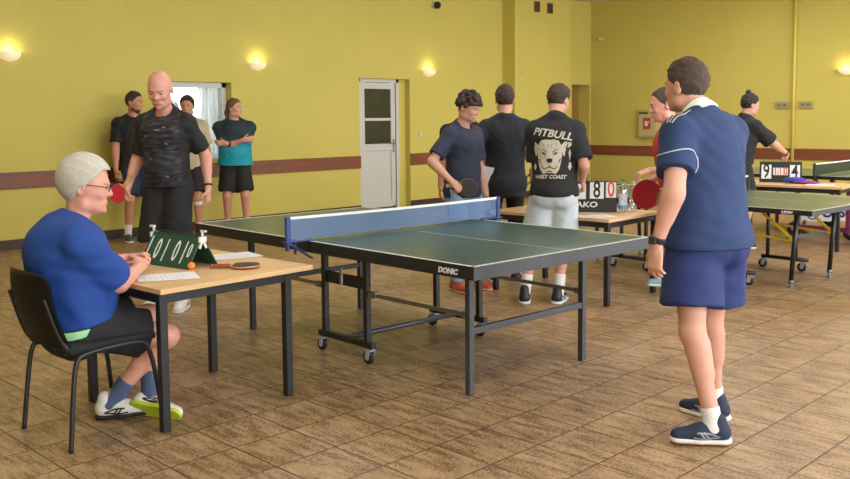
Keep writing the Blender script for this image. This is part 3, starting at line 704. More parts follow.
def field_mesh(prims, h, post=None, pad=.015):
    """prims: (lo, hi, f, k[, 'sub'])"""
    lo = np.min([p[0] for p in prims if len(p) < 5], 0)-pad-h; hi = np.max([p[1] for p in prims if len(p) < 5], 0)+pad+h
    n = np.ceil((hi-lo)/h).astype(int)+1
    ax = [(lo[i]+h*np.arange(n[i])).astype(np.float32) for i in range(3)]
    D = np.full(n, .08, np.float32)
    for p in prims:
        k = p[3]; mg = k+2.5*h
        i0 = np.maximum(np.floor((p[0]-mg-lo)/h).astype(int), 0); i1 = np.minimum(np.ceil((p[1]+mg-lo)/h).astype(int)+1, n)
        if (i1 <= i0).any(): continue
        sl = tuple(slice(a, b) for a, b in zip(i0, i1))
        d = p[2](ax[0][sl[0]][:, None, None], ax[1][sl[1]][None, :, None], ax[2][sl[2]][None, None, :]).astype(np.float32)
        c = D[sl]
        if len(p) > 4:
            d = -d; g = np.clip(.5-.5*(c-d)/k, 0, 1); D[sl] = c*(1-g)+d*g+k*g*(1-g)
        else:
            g = np.clip(.5+.5*(d-c)/k, 0, 1); D[sl] = d*(1-g)+c*g-k*g*(1-g)
    if post is not None: D = post(D, ax[0][:, None, None], ax[1][None, :, None], ax[2][None, None, :]).astype(np.float32)
    S = D < 0
    cnt = np.zeros(np.array(n)-1, np.int8)
    for i in (0, 1):
        for j in (0, 1):
            for k in (0, 1): cnt += S[i:n[0]-1+i, j:n[1]-1+j, k:n[2]-1+k]
    cells = np.argwhere((cnt > 0) & (cnt < 8))
    off = np.array([(i, j, k) for i in (0, 1) for j in (0, 1) for k in (0, 1)])
    val = np.stack([D[tuple((cells+o).T)] for o in off], 1)
    acc = np.zeros((len(cells), 3)); num = np.zeros(len(cells))
    for a in range(8):
        for b in range(a+1, 8):
            if np.abs(off[a]-off[b]).sum() != 1: continue
            va, vb = val[:, a], val[:, b]; m = (va < 0) != (vb < 0)
            t = np.where(m, va/np.where(m, va-vb, 1), 0)
            acc += np.where(m[:, None], off[a]+t[:, None]*(off[b]-off[a]), 0); num += m
    vt = (cells+acc/num[:, None])*h+lo
    idx = np.full(np.array(n)-1, -1, np.int32); idx[tuple(cells.T)] = np.arange(len(cells))
    faces = []
    for axn in range(3):
        s0 = [slice(None)]*3; s1 = [slice(None)]*3; s0[axn] = slice(0, -1); s1[axn] = slice(1, None)
        e = np.argwhere(S[tuple(s0)] != S[tuple(s1)])
        o1, o2 = [q for q in range(3) if q != axn]
        e = e[(e[:, o1] > 0) & (e[:, o2] > 0) & (e[:, o1] < n[o1]-1) & (e[:, o2] < n[o2]-1)]
        ins = S[tuple(e.T)]
        def at(d1, d2):
            q = e.copy(); q[:, o1] -= d1; q[:, o2] -= d2; return idx[tuple(q.T)]
        quad = np.stack([at(0, 0), at(1, 0), at(1, 1), at(0, 1)], 1)
        flip = ins if axn != 1 else ~ins
        quad[~flip] = quad[~flip][:, ::-1]
        faces.append(quad)
    F = np.concatenate(faces)[:, ::-1]
    F = F[(F >= 0).all(1)]
    # two passes of gentle smoothing take off the grid
    for _ in range(2):
        s = np.zeros_like(vt); c = np.zeros(len(vt))
        for a in range(4):
            np.add.at(s, F[:, a], vt[F[:, (a+1) % 4]]); np.add.at(c, F[:, a], 1)
        c[c == 0] = 1; vt = vt*.5+.5*s/c[:, None]
    a, b, c, d = (vt[F[:, i]] for i in range(4))
    vol = np.einsum('ij,ij->i', a, np.cross(b, c)).sum()+np.einsum('ij,ij->i', a, np.cross(c, d)).sum()
    return vt, (F if vol > 0 else F[:, ::-1])
def mesh_obj(name, vt, F, m, parent=None):
    me = bpy.data.meshes.new(name); me.vertices.add(len(vt)); me.vertices.foreach_set('co', np.asarray(vt, np.float32).ravel())
    me.loops.add(F.size); me.loops.foreach_set('vertex_index', F.astype(np.int32).ravel())
    me.polygons.add(len(F)); me.polygons.foreach_set('loop_start', np.arange(0, F.size, 4, dtype=np.int32))
    me.polygons.foreach_set('use_smooth', np.ones(len(F), bool))
    me.update(calc_edges=True); me.validate(); me.materials.append(m)
    o = bpy.data.objects.new(name, me); COL.objects.link(o)
    if parent: o.parent = parent
    return o
def ik(a, c, l1, l2, pole):
    d = c-a; D = np.linalg.norm(d); n = d/(D+1e-9)
    if D > (l1+l2)*.995: D = (l1+l2)*.995; c = a+n*D
    x = (l1*l1-l2*l2+D*D)/(2*D); hgt = math.sqrt(max(l1*l1-x*x, 0))
    p = np.asarray(pole, float); p = nrm(p-n*(p@n)); return a+n*x+p*hgt, c
def wob(x, y, z, sd):
    return (np.sin(21*x+6*np.sin(9*z+sd)+sd)*np.sin(26*z+5*np.sin(13*x+1.7*sd)+2*y)*.6+np.sin(34*y+17*z+3*np.sin(17*x+sd))*.4)

def person(label, loc, heading, Hm, skin, pose=None, wear=None, hair=None, build=1.0, belly=0.0, res=.007, face=True, group=None, sex='m'):
    s = Hm/1.78; pose = pose or {}; wear = wear or {}
    th = R(heading-90); ct, sn = math.cos(th), math.sin(th)
    def wl(p):      # world point to figure space
        x, y, z = p[0]-loc[0], p[1]-loc[1], p[2]; return A3(x*ct+y*sn, -x*sn+y*ct, z)/s
    def wd(v): return A3(v[0]*ct+v[1]*sn, -v[0]*sn+v[1]*ct, v[2])
    g = lambda k, d: pose.get(k, d)
    P = A3(*g('pel', (0, 0, .945)))
    Rp = rotm('Z', g('pelyaw', 0)) @ rotm('X', -g('pellean', 0)) @ rotm('Y', g('pelside', 0))
    Rc = rotm('Z', g('twist', 0)) @ rotm('X', -g('lean', 0)) @ rotm('Y', g('side', 0))
    w = build
    tl = g('tl', 1.0)
    def ch(x, y, z): return P+Rc @ A3(x, y, z*tl)
    def pv(x, y, z): return P+Rp @ A3(x, y, z)
    hunch = g('hunch', 0)
    nb = ch(0, -.01+hunch*.6, .505-hunch*.2)
    sw = .172*w
    Sh = {'R': ch(sw, -.01+g('shR', 0), .452+g('shzR', 0)), 'L': ch(-sw, -.01+g('shL', 0), .452+g('shzL', 0))}
    Hp = {'R': pv(.09, 0, -.03), 'L': pv(-.09, 0, -.03)}
    J = {'P': P, 'nb': nb, 'Sh': Sh, 'Hp': Hp, 's': s, 'ch': ch, 'pv': pv, 'Rc': Rc}
    El, Wr, Kn, An, Hd, Fr = {}, {}, {}, {}, {}, {}
    for k, sg in (('R', 1), ('L', -1)):
        wt = g(k+'H', (sg*.26, .06, .80)); wt = wl(wt[1:]) if wt[0] == 'w' else A3(*wt)
        ep = g(k+'E', (sg*.5, -1, 0)); ep = wd(ep[1:]) if ep[0] == 'w' else A3(*ep)
        El[k], Wr[k] = ik(Sh[k], wt, .295, .255, ep)
        d = g(k+'D', None); d = nrm(Wr[k]-El[k])*.85+A3(0, .12, -.15) if d is None else (wd(d[1:]) if d[0] == 'w' else A3(*d))
        d = nrm(d); nn = g(k+'N', (-sg, 0, 0)); nn = wd(nn[1:]) if nn[0] == 'w' else A3(*nn); nn = nrm(nn-d*(nn@d))
        Hd[k] = (d, nn, np.cross(d, nn)*sg)
        at_ = g(k+'F', (sg*.10, 0, .085)); at_ = wl(at_[1:]) if at_[0] == 'w' else A3(*at_)
        kp = g(k+'K', (sg*.12, 1, 0)); kp = wd(kp[1:]) if kp[0] == 'w' else A3(*kp)
        Kn[k], An[k] = ik(Hp[k], at_, .43, .42, kp)
        fy, fp, fr = g(k+'T', (-sg*8, 0, 0))
        Fr[k] = rotm('Z', fy) @ rotm('X', fp) @ rotm('Y', fr)       # foot axes: x side, y toe, z up
    J.update(El=El, Wr=Wr, Kn=Kn, An=An, Hd=Hd)
    Rn = Rc*.5+np.eye(3)*.5
    hy, hpch, hr = g('head', (0, 0, 0))
    Rh = rotm('Z', hy) @ rotm('X', -hpch) @ rotm('Y', hr)
    at0 = nb+Rn @ A3(0, .018+g('neckf', 0), g('neckl', .118))
    hs = g('hs', 1.0)
    def hp(x, y, z): return at0+Rh @ (A3(x, y, z)*hs)
    def EH(c, r, Rm=None): return E_(c, A3(*r)*hs, Rm)
    J['hp'] = hp; J['Rh'] = Rh
    # ---- torso primitives, shared by body and clothes
    def torso(i=0.0):
        q = [E_(pv(0, -.012, -.02), (.160*w+i, .112+i, .125+i), Rp)]
        for sg in (1, -1): q.append(E_(pv(sg*.078, -.055, -.065), (.088+i, .088+i, .10+i), Rp))
        q.append(E_(P+.5*(Rp+Rc) @ A3(0, .008, .14), (.142*w+i, .102+i+belly*.3, .15+i), Rc))
        if belly: q.append(E_(P+Rc @ A3(0, .035+belly*.5, .115), (.135*w+i, .09+belly+i, .135+i), Rc))
        q.append(E_(ch(0, -.002+hunch*.3, .335), (.160*w+i, .114+i, .17+i), Rc))
        for sg in (1, -1):
            q.append(E_(ch(sg*.078*w, .05+hunch*.3, .385), (.085*w+i, .062+i, .08+i), Rc))
            q.append(E_(ch(sg*.085*w, -.055+hunch*.4, .395), (.085*w+i, .060+i, .11+i), Rc))
            q.append(C_(nb+Rc @ A3(sg*.02, -.02, .05), Sh['R' if sg > 0 else 'L']-Rc @ A3(sg*.02, 0, -.01), .036+i, .042+i))
        q.append(C_(Sh['R'], Sh['L'], .055+i)); return q
    B = [(*p, .035) for p in torso()]
    B.append((*C_(nb+Rc @ A3(0, -.012, -.03), hp(0, -.012, .035), .060*(w*.5+.5), .056), .025))
    skull = [(*EH(hp(0, -.002, .115), (.077, .098, .097), Rh), .02), (*EH(hp(0, .035, .065), (.064, .066, .085), Rh), .025),
             (*EH(hp(0, .052, .005), (.046+belly*.12, .045, .036), Rh), .025), (*C_(hp(-.045, .012, .012), hp(.045, .012, .012), .028), .025)]
    B += skull
    if face:
        B += [(*C_(hp(-.028, .088, .108), hp(.028, .088, .108), .013), .015), (*C_(hp(0, .096, .098), hp(0, .112, .062), .0085, .013), .010),
              (*EH(hp(.012, .103, .057), (.010, .011, .008), Rh), .006), (*EH(hp(-.012, .103, .057), (.010, .011, .008), Rh), .006),
              (*C_(hp(-.018, .093, .022), hp(.018, .093, .022), .010, .010), .012), (*EH(hp(0, .092, -.012), (.017, .013, .013), Rh), .014),
              (*EH(hp(.036, .075, .06), (.022, .018, .018), Rh), .02), (*EH(hp(-.036, .075, .06), (.022, .018, .018), Rh), .02),
              (*EH(hp(.033, .100, .090), (.016, .012, .010), Rh), .012, 'sub'), (*EH(hp(-.033, .100, .090), (.016, .012, .010), Rh), .012, 'sub')]
    for sg in (1, -1):
        B.append((*EH(hp(sg*.080, -.006, .078), (.010, .021, .033), Rh @ rotm('Z', -sg*18)), .008))
        B.append((*EH(hp(sg*.088, .0, .080), (.006, .010, .018), Rh), .006, 'sub'))
    for k, sg in (('R', 1), ('L', -1)):
        a, e, wv = Sh[k], El[k], Wr[k]
        B.append((*E_(a+nrm(e-a)*.035, A3(.061, .061, .075)*(w*.5+.5), None), .03))
        B.append((*C_(a+nrm(e-a)*.02, e, .052*w, .042*(w*.5+.5)), .03)); B.append((*C_(e, wv, .042*(w*.5+.5), .027), .02))
        fa = nrm(wv-e); B.append((*C_(e+fa*.03, e+fa*.12, .045*(w*.5+.5), .036), .02))
        d, nn, t = Hd[k]; flat = nn
        fx = wv+d*.035
        B.append((*C_(wv, wv+d*.035, .026, .028, flat, .75), .015)); B.append((*C_(wv+d*.035-t*.012, wv+d*.088-t*.014, .026, .028, flat, .5), .012)); B.append((*C_(wv+d*.045+t*.012, wv+d*.09+t*.014, .025, .024, flat, .5), .012))
        c1 = g(k+'C', 22); fr_ = .0085 if res < .008 else .0095
        for j, (o, L) in enumerate(((.030, .072), (.010, .080), (-.010, .074), (-.029, .058))):
            p0 = wv+d*(.098-abs(j-1)*.005)+t*o; ang = R(c1*.7+j*3); dd = d
            for q, (fl_, cc) in enumerate(((.44, 1.0), (.31, 1.15), (.25, .8))):
                an = R(c1*cc+j*2) if q == 0 else an+R(c1*cc)
                dd = d*math.cos(an)+nn*math.sin(an); p1 = p0+dd*L*fl_
                B.append((*C_(p0, p1, fr_*(1-.06*q), fr_*(.95-.06*q)), .004)); p0 = p1
        tb = wv+d*.03+t*.026; tm = tb+nrm(d*.62+t*.62+nn*(.25+c1*.006))*.042; te = tm+nrm(d*.8+t*.25+nn*(.25+c1*.011))*.034
        B.append((*C_(wv+d*.018+t*.010, tb, .017, .014), .012)); B.append((*C_(tb, tm, .0125, .0105), .005)); B.append((*C_(tm, te, .0105, .009), .004))
        h_, kn, an_ = Hp[k], Kn[k], An[k]
        lw = w*.5+.5
        B.append((*C_(h_+nrm(kn-h_)*.03, kn, .084*lw, .054*lw), .03)); B.append((*E_(kn+A3(0, 0, .0), A3(.053, .053, .058)*lw), .02))
        sd = nrm(an_-kn); back = nrm(np.cross(np.cross(sd, Fr[k] @ A3(0, -1, 0)), sd))
        B.append((*C_(kn, an_, .050*lw, .035), .02)); B.append((*C_(kn+sd*.07+back*.018, kn+sd*.19+back*.014, .046*lw, .038*lw), .03))
        fm = Fr[k]; fo = lambda x, y, z: an_+fm @ A3(x, y, z)
        B.append((*C_(fo(0, -.03, -.045), fo(0, .11, -.055), .028, .024), .02))
    vt, F = field_mesh(B, res)
    sk = mesh_obj('person', vt*s, F, skin); sk.location = (loc[0], loc[1], 0); sk.rotation_euler = (0, 0, th)
    prop(sk, label, 'person', group)
    J['obj'] = sk; J['wl'] = wl; J['parts'] = {}
    def add(name, prims, m, r=None, post=None, parent=None, label=None):
        vt, F = field_mesh(prims, r or res, post); o = mesh_obj(name, vt*s, F, m, parent or sk); J['parts'].setdefault(name, []).append(o)
        if label: o['label'] = label
        return o
    J['add'] = add
    # ---- clothes
    sh = wear.get('shirt')
    if sh:
        i = sh.get('loose', .014)
        q = [(*p, sh.get('k', .035)) for n_, p in enumerate(torso(i)) if n_ not in (1, 2)]+[(*E_(pv(0, -.025, -.05), (.172*w+i, .126+i, .135), Rp), .04)]
        wd_ = .158*w+i
        q.append((*C_(ch(0, 0, .36), pv(0, -.012+belly*.6, sh.get('hem', -.08)-.08), wd_, wd_*sh.get('flare', 1.02), Rc @ A3(0, 1, 0), .80+belly*1.0), .04))
        hemz = sh.get('hem', -.08); sdv = sh.get('seed', 1.0); up = nrm(Rp @ A3(0, 0, 1)); p0 = pv(0, 0, hemz)
        am = sh.get('wr', .004)
        def post(D, x, y, z):
            D = D+am*wob(x, y, z, sdv)
            return np.maximum(D, -((x-p0[0])*up[0]+(y-p0[1])*up[1]+(z-p0[2])*up[2]))
        for k in 'RL':
            a, e = Sh[k], El[k]; u = nrm(e-a); L = sh.get('sleeve', .24)
            q.append((*C_(a+u*.0, a+u*L, .066*(w*.5+.5)+i*.4, sh.get('cuff', .070)*(w*.5+.5)+i*.3, None, 1, (None, .0)), .03))
        q.append((*C_(nb+Rc @ A3(0, .004, -.022+sh.get('neck', 0)), hp(0, -.01, .06), .066*(w*.5+.5)+sh.get('neckw', 0), .075), .012, 'sub'))
        q.append((*EH(hp(0, .03, .08), (.11, .13, .12), Rh), .01, 'sub'))
        o = add('shirt', q, sh['mat'], post=post)
    for nm in ('shorts', 'trousers'):
        sh2 = wear.get(nm)
        if not sh2: continue
        i = sh2.get('loose', .018); frac = sh2.get('len', .8); q = [(*p, .05) for p in torso(i*.4)[:4]]+[(*E_(pv(0, -.052, -.05), (.11, .096, .115)), .05)]; hr_ = sh2.get('hemr', .092)+.012
        for k in 'RL':
            h_, kn, an_ = Hp[k], Kn[k], An[k]; u = nrm(kn-h_)
            lw = w*.5+.5; L = .43*frac if nm == 'shorts' else .43
            q.append((*C_(h_, h_+u*L, .092*lw+i*.5, (sh2.get('hemr', .092) if nm == 'shorts' else .060)*lw+i*.5, None, 1, (None, 0 if nm == 'shorts' else None)), .03))
            if nm == 'shorts': q.append((*C_(P+(h_-P)*.75+u*.02, h_+u*L, .112*lw, hr_*lw+i*.5, None, 1, (None, 0)), .018))
            if nm == 'trousers':
                u2 = nrm(an_-kn); q.append((*C_(kn, an_-u2*.0, .060+i*.5, .048+i*.5, None, 1, (None, -.01)), .03))
        topz = pv(0, 0, sh2.get('top', .10)); up2 = nrm(Rp @ A3(0, 0, 1)); am2 = sh2.get('wr', .004)
        def post2(D, x, y, z):
            D = D+am2*wob(x, y, z, 3.3)
            return np.maximum(D, (x-topz[0])*up2[0]+(y-topz[1])*up2[1]+(z-topz[2])*up2[2])
        add(nm, q, sh2['mat'], post=post2)
    for k, sg in (('R', 1), ('L', -1)):
        fm = Fr[k]; an_ = An[k]; fo = lambda x, y, z: an_+fm @ A3(x, y, z)
        sd = nrm(Kn[k]-an_)
        so = wear.get('sock')
        if so:
            add('sock', [(*C_(fo(0, 0, -.02), an_+sd*so.get('h', .09), .043, .043+so.get('w', 0), None, 1, (None, .0)), .01), (*C_(fo(0, -.02, -.03), fo(0, .04, -.035), .036, .034), .02)], so['mat'], r=.006 if res < .008 else res)
        se = wear.get('shoe')
        if se:
            upn = fm @ A3(0, 0, 1)
            zc = fo(0, 0, -.068)
            def cut(D, x, y, z, zc=zc, upn=upn): return np.maximum(D, -((x-zc[0])*upn[0]+(y-zc[1])*upn[1]+(z-zc[2])*upn[2]))
            hgt = se.get('high', 0)
            q = [(*C_(fo(0, -.035, -.040), fo(0, .06, -.05), .043, .044), .02), (*C_(fo(-sg*.004, .06, -.05), fo(-sg*.006, .155, -.062), .045, .036), .02),
                 (*C_(fo(0, -.03, -.035), fo(0, -.022, .012+hgt), .038, .037), .02), (*C_(fo(0, .0, -.01), fo(0, .085, -.045), .033, .03), .02)]
            rr = .006 if res < .008 else res
            o = add('shoe', q, se['mat'], r=rr, post=cut, label=se.get('label'))
            def foot2(D, x, y, z, zc=zc, upn=upn):
                hh = (x-zc[0])*upn[0]+(y-zc[1])*upn[1]+(z-zc[2])*upn[2]
                return np.maximum(D, np.abs(hh+.007)-.010)
            q2 = [(*C_(fo(0, -.037, -.075), fo(0, .06, -.075), .047, .043), .02), (*C_(fo(-sg*.004, .06, -.075), fo(-sg*.006, .150, -.075), .046, .043), .02)]
            if se.get('sole'): add('sole', q2, se['sole'], r=min(rr, .005), post=foot2, parent=o, label=se.get('sole_label'))
            if se.get('out'): add('outsole', q2, se['out'], r=.004, post=lambda D, x, y, z, zc=zc, upn=upn: np.maximum(D+.0005, np.abs((x-zc[0])*upn[0]+(y-zc[1])*upn[1]+(z-zc[2])*upn[2]+.0155)-.005), parent=o, label=se.get('out_label'))
            if se.get('stripe'):
                bv = bvh_of(o)
                side = se.get('sides', (1, -1))
                for sd_ in side:
                    for pl in se['stripe_lines']:
                        ribbon(o, bv, [tuple(fo(sd_*.06, yy, zz)*s) for yy, zz in pl], se.get('stripe_w', .012)*s, se['stripe'], 'side_stripe')
            if se.get('laces'):
                bv = bvh_of(o)
                for q_ in range(5): ribbon(o, bv, [tuple(fo(xx, .035+q_*.017, .03)*s) for xx in (-.028, 0, .028)], .007*s, se['laces'], 'lace')
    # ---- hair
    if hair:
        kind = hair['kind']; t = hair.get('t', .012)
        q = [(*EH(hp(0, -.004, .116), (.077+t*.8, .098+t, .097+t), Rh), .01)]
        fl = hair.get('front', .165); nape = hair.get('nape', .02); am3 = hair.get('wr', .0025)
        pts = [(-.20, nape), (-.05, nape+.005), (-.018, .05), (.0, .085), (.028, .10), (.05, .128), (.078, fl), (.2, fl+.02)]
        px, pz = [a for a, _ in pts], [b for _, b in pts]
        Ri = Rh.T
        if kind == 'curly':
            rg = random.Random(5)
            for _ in range(110):
                v = nrm([rg.gauss(0, 1), rg.gauss(-.1, 1), rg.gauss(.5, .8)])
                if v[2] < -.35 and v[1] > -.2 or v[2] < -.5: continue
                r_ = rg.uniform(.014, .024); q.append((*EH(hp(v[0]*.092, -.005+v[1]*.112, .122+v[2]*.108), (r_, r_, r_), Rh), .006))
            pts2 = [(-.2, .01), (-.03, .03), (.02, .075), (.06, .125), (.2, .135)]
            px, pz = [a for a, _ in pts2], [b for _, b in pts2]
        if kind == 'bun': q += [(*EH(hp(0, -.045, .225), (.030, .032, .03), Rh), .008)]
        if kind == 'tail': q += [(*C_(hp(0, -.088, .10), hp(0, -.115, .02), .035, .03), .02), (*C_(hp(0, -.11, .03), hp(.02, -.10, -.06), .030, .018), .02)]
        if kind == 'top': q += [(*EH(hp(0, .035, .185), (.066, .062, .036), Rh), .02)]
        if kind in ('top', 'short', 'tail', 'bun'):
            rg = random.Random(11)
            flow = A3(*{'top': (.25, .8, .1), 'short': (0, -.5, -.7), 'tail': (0, -.8, -.5), 'bun': (0, -.8, .3)}[kind])
            for _ in range(hair.get('tufts', 230)):
                v = nrm([rg.gauss(0, 1), rg.gauss(0, 1), rg.gauss(.35, .8)])
                p_ = A3(v[0]*(.077+t*.62), -.004+v[1]*(.098+t*.84), .116+v[2]*(.097+t*.84))
                f_ = flow+A3(rg.gauss(0, .3), rg.gauss(0, .3), rg.gauss(0, .2)); f_ = nrm(f_-v*(f_ @ v))
                L_ = .026 if kind == 'top' else .020; r_ = rg.uniform(.0045, .0070)
                q.append((*C_(hp(*p_), hp(*(p_+f_*L_*.5-v*.0005)), r_*hs), .004)); q.append((*C_(hp(*(p_+f_*L_*.5-v*.0005)), hp(*(p_+f_*L_-v*.004)), r_*hs, r_*.6*hs), .004))
        def posth(D, x, y, z):
            X, Y, Z = (x-at0[0])/hs, (y-at0[1])/hs, (z-at0[2])/hs
            hx = Ri[0, 0]*X+Ri[0, 1]*Y+Ri[0, 2]*Z; hyy = Ri[1, 0]*X+Ri[1, 1]*Y+Ri[1, 2]*Z; hz = Ri[2, 0]*X+Ri[2, 1]*Y+Ri[2, 2]*Z
            D = D+am3*np.sin(60*hx+4*np.sin(40*hz))*np.sin(55*hyy+3*np.sin(50*hx)+30*hz)
            line = np.interp(hyy, px, pz)+.006*np.sin(hx*150+hz*40)*np.sin(hyy*170)
            if kind == 'tail': line = np.where(hyy < -.07, -.08, line)
            return np.maximum(D, (line-hz)*.8)
        add('hair', q, hair['mat'], r=min(res, .006), post=posth)
    if face:
        fc = MB
        for sg in (1, -1):
            e = fc(); e.ball(tuple(hp(sg*.033, .083, .090)*s), .0125*s, seg=12); eo = e.build('eye', M_EYEW, sk)
            e = fc(); c = hp(sg*.033, .0925, .0885)*s; e.ball(tuple(c), .0062*s, seg=10); e.build('iris', M_IRIS, eo)
            add('eyelid', [(*EH(hp(sg*.033, .084, .0945), (.0165, .0125, .007), Rh), .004)], skin, r=.004)
            add('eyebrow', [(*C_(hp(sg*.016, .103, .108), hp(sg*.05, .088, .111), .0045, .003), .004)], hair['mat'] if hair and 'brow' not in (wear or {}) else wear.get('brow', M_HAIRL), r=.0035)
        add('lips', [(*C_(hp(-.02, .097, .021), hp(.02, .097, .021), .005, .005), .004), (*C_(hp(-.008, .103, .0215), hp(.008, .103, .0215), .0055), .004)], M_LIP, r=.004)
    return J
def bvh_of(o):
    me = o.data; return BVHTree.FromPolygons([v.co for v in me.vertices], [p.vertices for p in me.polygons])
def ribbon(parent, bv, pts, w, m, name, lift=.0015, sub=6):
    """a narrow strip laid on a surface along the given points"""
    P = []
    for a, b in zip(pts, pts[1:]):
        for k in range(sub): P.append(V(a).lerp(V(b), k/sub))
    P.append(V(pts[-1])); Q = []
    for p in P:
        r = bv.find_nearest(p)
        Q.append((r[0], r[1]))
    b = MB(); prev = None
    for i, (c, n) in enumerate(Q):
        t = (Q[min(i+1, len(Q)-1)][0]-Q[max(i-1, 0)][0]).normalized(); sd = n.cross(t).normalized()
        row = []
        for u in (-1, 0, 1):
            r = bv.find_nearest(c+sd*u*w/2); row.append(b.bm.verts.new(r[0]+r[1]*lift))
        if prev:
            for u in (0, 1): b.bm.faces.new((prev[u], prev[u+1], row[u+1], row[u]))
        prev = row
    bmesh.ops.solidify(b.bm, geom=b.bm.faces[:], thickness=-.0006)
    o = b.build(name, m, parent); return o
def decal(parent, bv, me, origin, xd, yd, m, name, lift=.0025, maxlen=.02):
    """lay a flat drawing (mesh in its own XY plane) on a garment, thrown along -(x cross y)"""
    b = bmesh.new(); b.from_mesh(me); bpy.data.meshes.remove(me)
    for _ in range(6):
        es = [e for e in b.edges if e.calc_length() > maxlen]
        if not es: break
        bmesh.ops.subdivide_edges(b, edges=es, cuts=1)
    x = V(xd).normalized(); y = V(yd).normalized(); z = x.cross(y)
    for v in b.verts:
        p = V(origin)+x*v.co.x+y*v.co.y
        hit = bv.ray_cast(p+z*.4, -z)
        if hit[0] is None: hit = bv.find_nearest(p)
        v.co = hit[0]+z*lift
    mb = MB(); mb.bm.free(); mb.bm = b
    return mb.build(name, m, parent)
def poly_mesh(polys):
    from mathutils.geometry import tessellate_polygon
    me = bpy.data.meshes.new('p'); vs, fs = [], []
    for P in polys:
        o = len(vs); vs += [(x, y, 0) for x, y in P]
        fs += [tuple(o+i for i in t) for t in tessellate_polygon([[V((x, y, 0)) for x, y in P]])]
    me.from_pydata(vs, [], fs); return me
def cuff(J, a, b, r0, r1, m, name, box=None):
    """a band round a limb"""
    return J['add'](name, [(*C_(a, b, r0, r1, None, 1, (0.0, 0.0)), .002)], m, r=.004)

# ------------------------------------------------------------------ the people
def cloth(name, col, noise=.06, rough=.8): return mat(name, col, rough, noise=noise, nscale=9, bump=.12, bscale=160)
F_NAVY = cloth('navy jersey', '1f355f'); F_NAVYS = cloth('blue navy shorts cloth', '233066'); F_BLUE = cloth('royal blue jersey', '143f8c')
F_BLACK = cloth('black cotton', '1b1b1e'); F_BLACKS = cloth('black shorts cloth', '1d1c20'); F_NAVYT = cloth('dark navy cotton', '2a3047'); F_DKNAVY = cloth('blackish navy cotton', '1c212c')
F_DENIM = cloth('washed blue denim', '8cabc8', .1); F_PALE = cloth('pale grey denim', 'c3ccd4', .06); F_RED = cloth('red jersey', 'b8352f'); F_SHN = cloth('dark blue shorts cloth', '1f2a44')
F_DKTROU = cloth('black trousers cloth', '191a1e'); F_WHITES = cloth('light beige cotton', 'b8ab8e')
S_NAVY = mat('navy shoe mesh', '232b45', .7, noise=.1, nscale=60, bump=.2, bscale=300)
S_WHITE = mat('white shoe leather', 'dcdcd6', .5, noise=.04); S_BLACK = mat('black shoe leather', '1e1e21', .5, noise=.06)
S_RED = mat('orange red shoe mesh', 'b84a34', .6, noise=.1, nscale=50); S_GUM = mat('gum sole', 'b98450', .5, noise=.05)
S_LBLUE = mat('light blue shoe mesh', '86b3c4', .6, noise=.06); S_LIME = mat('lime yellow rubber', 'bccb3a', .5, noise=.05); S_DKGREY = mat('dark grey shoe mesh', '43484c', .6, noise=.08)
S_SILVER = mat('silver shoe stripe', 'b9bcc2', .35, .2, noise=.03)
TIGER = [[(-.02, -.052), (.03, -.03), (.085, -.028)], [(.015, -.066), (.035, -.045), (.05, -.022)], [(.035, -.066), (.055, -.045), (.068, -.022)], [(-.02, -.054), (.03, -.062), (.10, -.058)]]
SWOOSH = [[(-.045, -.035), (-.01, -.058), (.06, -.038), (.10, -.03)]]
BARS = [[(.0, -.06), (.02, -.025)], [(.025, -.06), (.045, -.028)], [(.05, -.06), (.068, -.032)]]

# A: player with his back to the camera
a = person('man in navy jersey seen from behind with a white collar at the right', (3.868, 2.05), 84, 1.775, M_SKIN,
    dict(pel=(.02, -.02, .952), neckl=.098, lean=4, twist=-2, pelyaw=-22, hunch=.04, neckf=.045, LH=('w', 3.535, 2.085, .915), LE=(-.6, -.8, 0), LD=('w', -.12, .02, -1), LN=('w', .9, -.1, 0), LC=24,
         RH=('w', 4.12, 2.36, 1.06), RE=(.5, -.5, -.6), RD=('w', -.7, .6, .1), RC=70, head=(-2, 5, 0),
         LF=('w', 3.735, 1.90, .085), LT=(46, 0, 0), RF=('w', 4.075, 2.07, .085), RT=(4, 0, 0), LK=('w', -.4, 1, 0), RK=('w', -.2, 1, 0)),
    dict(shirt=dict(mat=F_NAVY, loose=.020, hem=-.07, sleeve=.20, cuff=.074, k=.05, wr=.004, neck=.004, flare=1.12), shorts=dict(mat=F_NAVYS, loose=.026, len=.72, hemr=.112, top=-.01),
         sock=dict(mat=M_SOCKW, h=.075), shoe=dict(mat=S_NAVY, sole=M_SOLEW, out=S_GUM, out_label='gum rubber outsole', stripe=S_SILVER, stripe_lines=TIGER, stripe_w=.008, sides=(-1, 1))),
    dict(kind='short', mat=M_HAIRM, t=.010, nape=.025), build=1.15, belly=.03, res=.0055)
s = a['s']; so = a['parts']['shirt'][0]; bv = bvh_of(so)
a['add']('collar', [(*C_(a['nb']+a['Rc'] @ A3(0, -.018, .028), (a['nb']*.25+a['hp'](0, -.018, .0)*.75),   .092, .080, None, 1, (.0, 0.0)), .004), (*C_(a['nb']+a['Rc'] @ A3(0, -.004, -.02), a['hp'](0, -.01, .05), .068, .066), .004, 'sub'), (*E_(a['nb']+A3(0, .10, .02), (.07, .06, .06)), .01, 'sub')], M_TAPE, r=.004, parent=so, label='white collar')
for k in (-.016, 0, .016):
    L0 = a['Sh']['L']; ribbon(so, bv, [tuple((a['nb']+A3(-.075, k-.004, .03))*s), tuple((L0+A3(.02, k, .08))*s), tuple((L0+A3(-.07, k, .06))*s)], .0085, M_TAPE, 'shoulder_stripe')
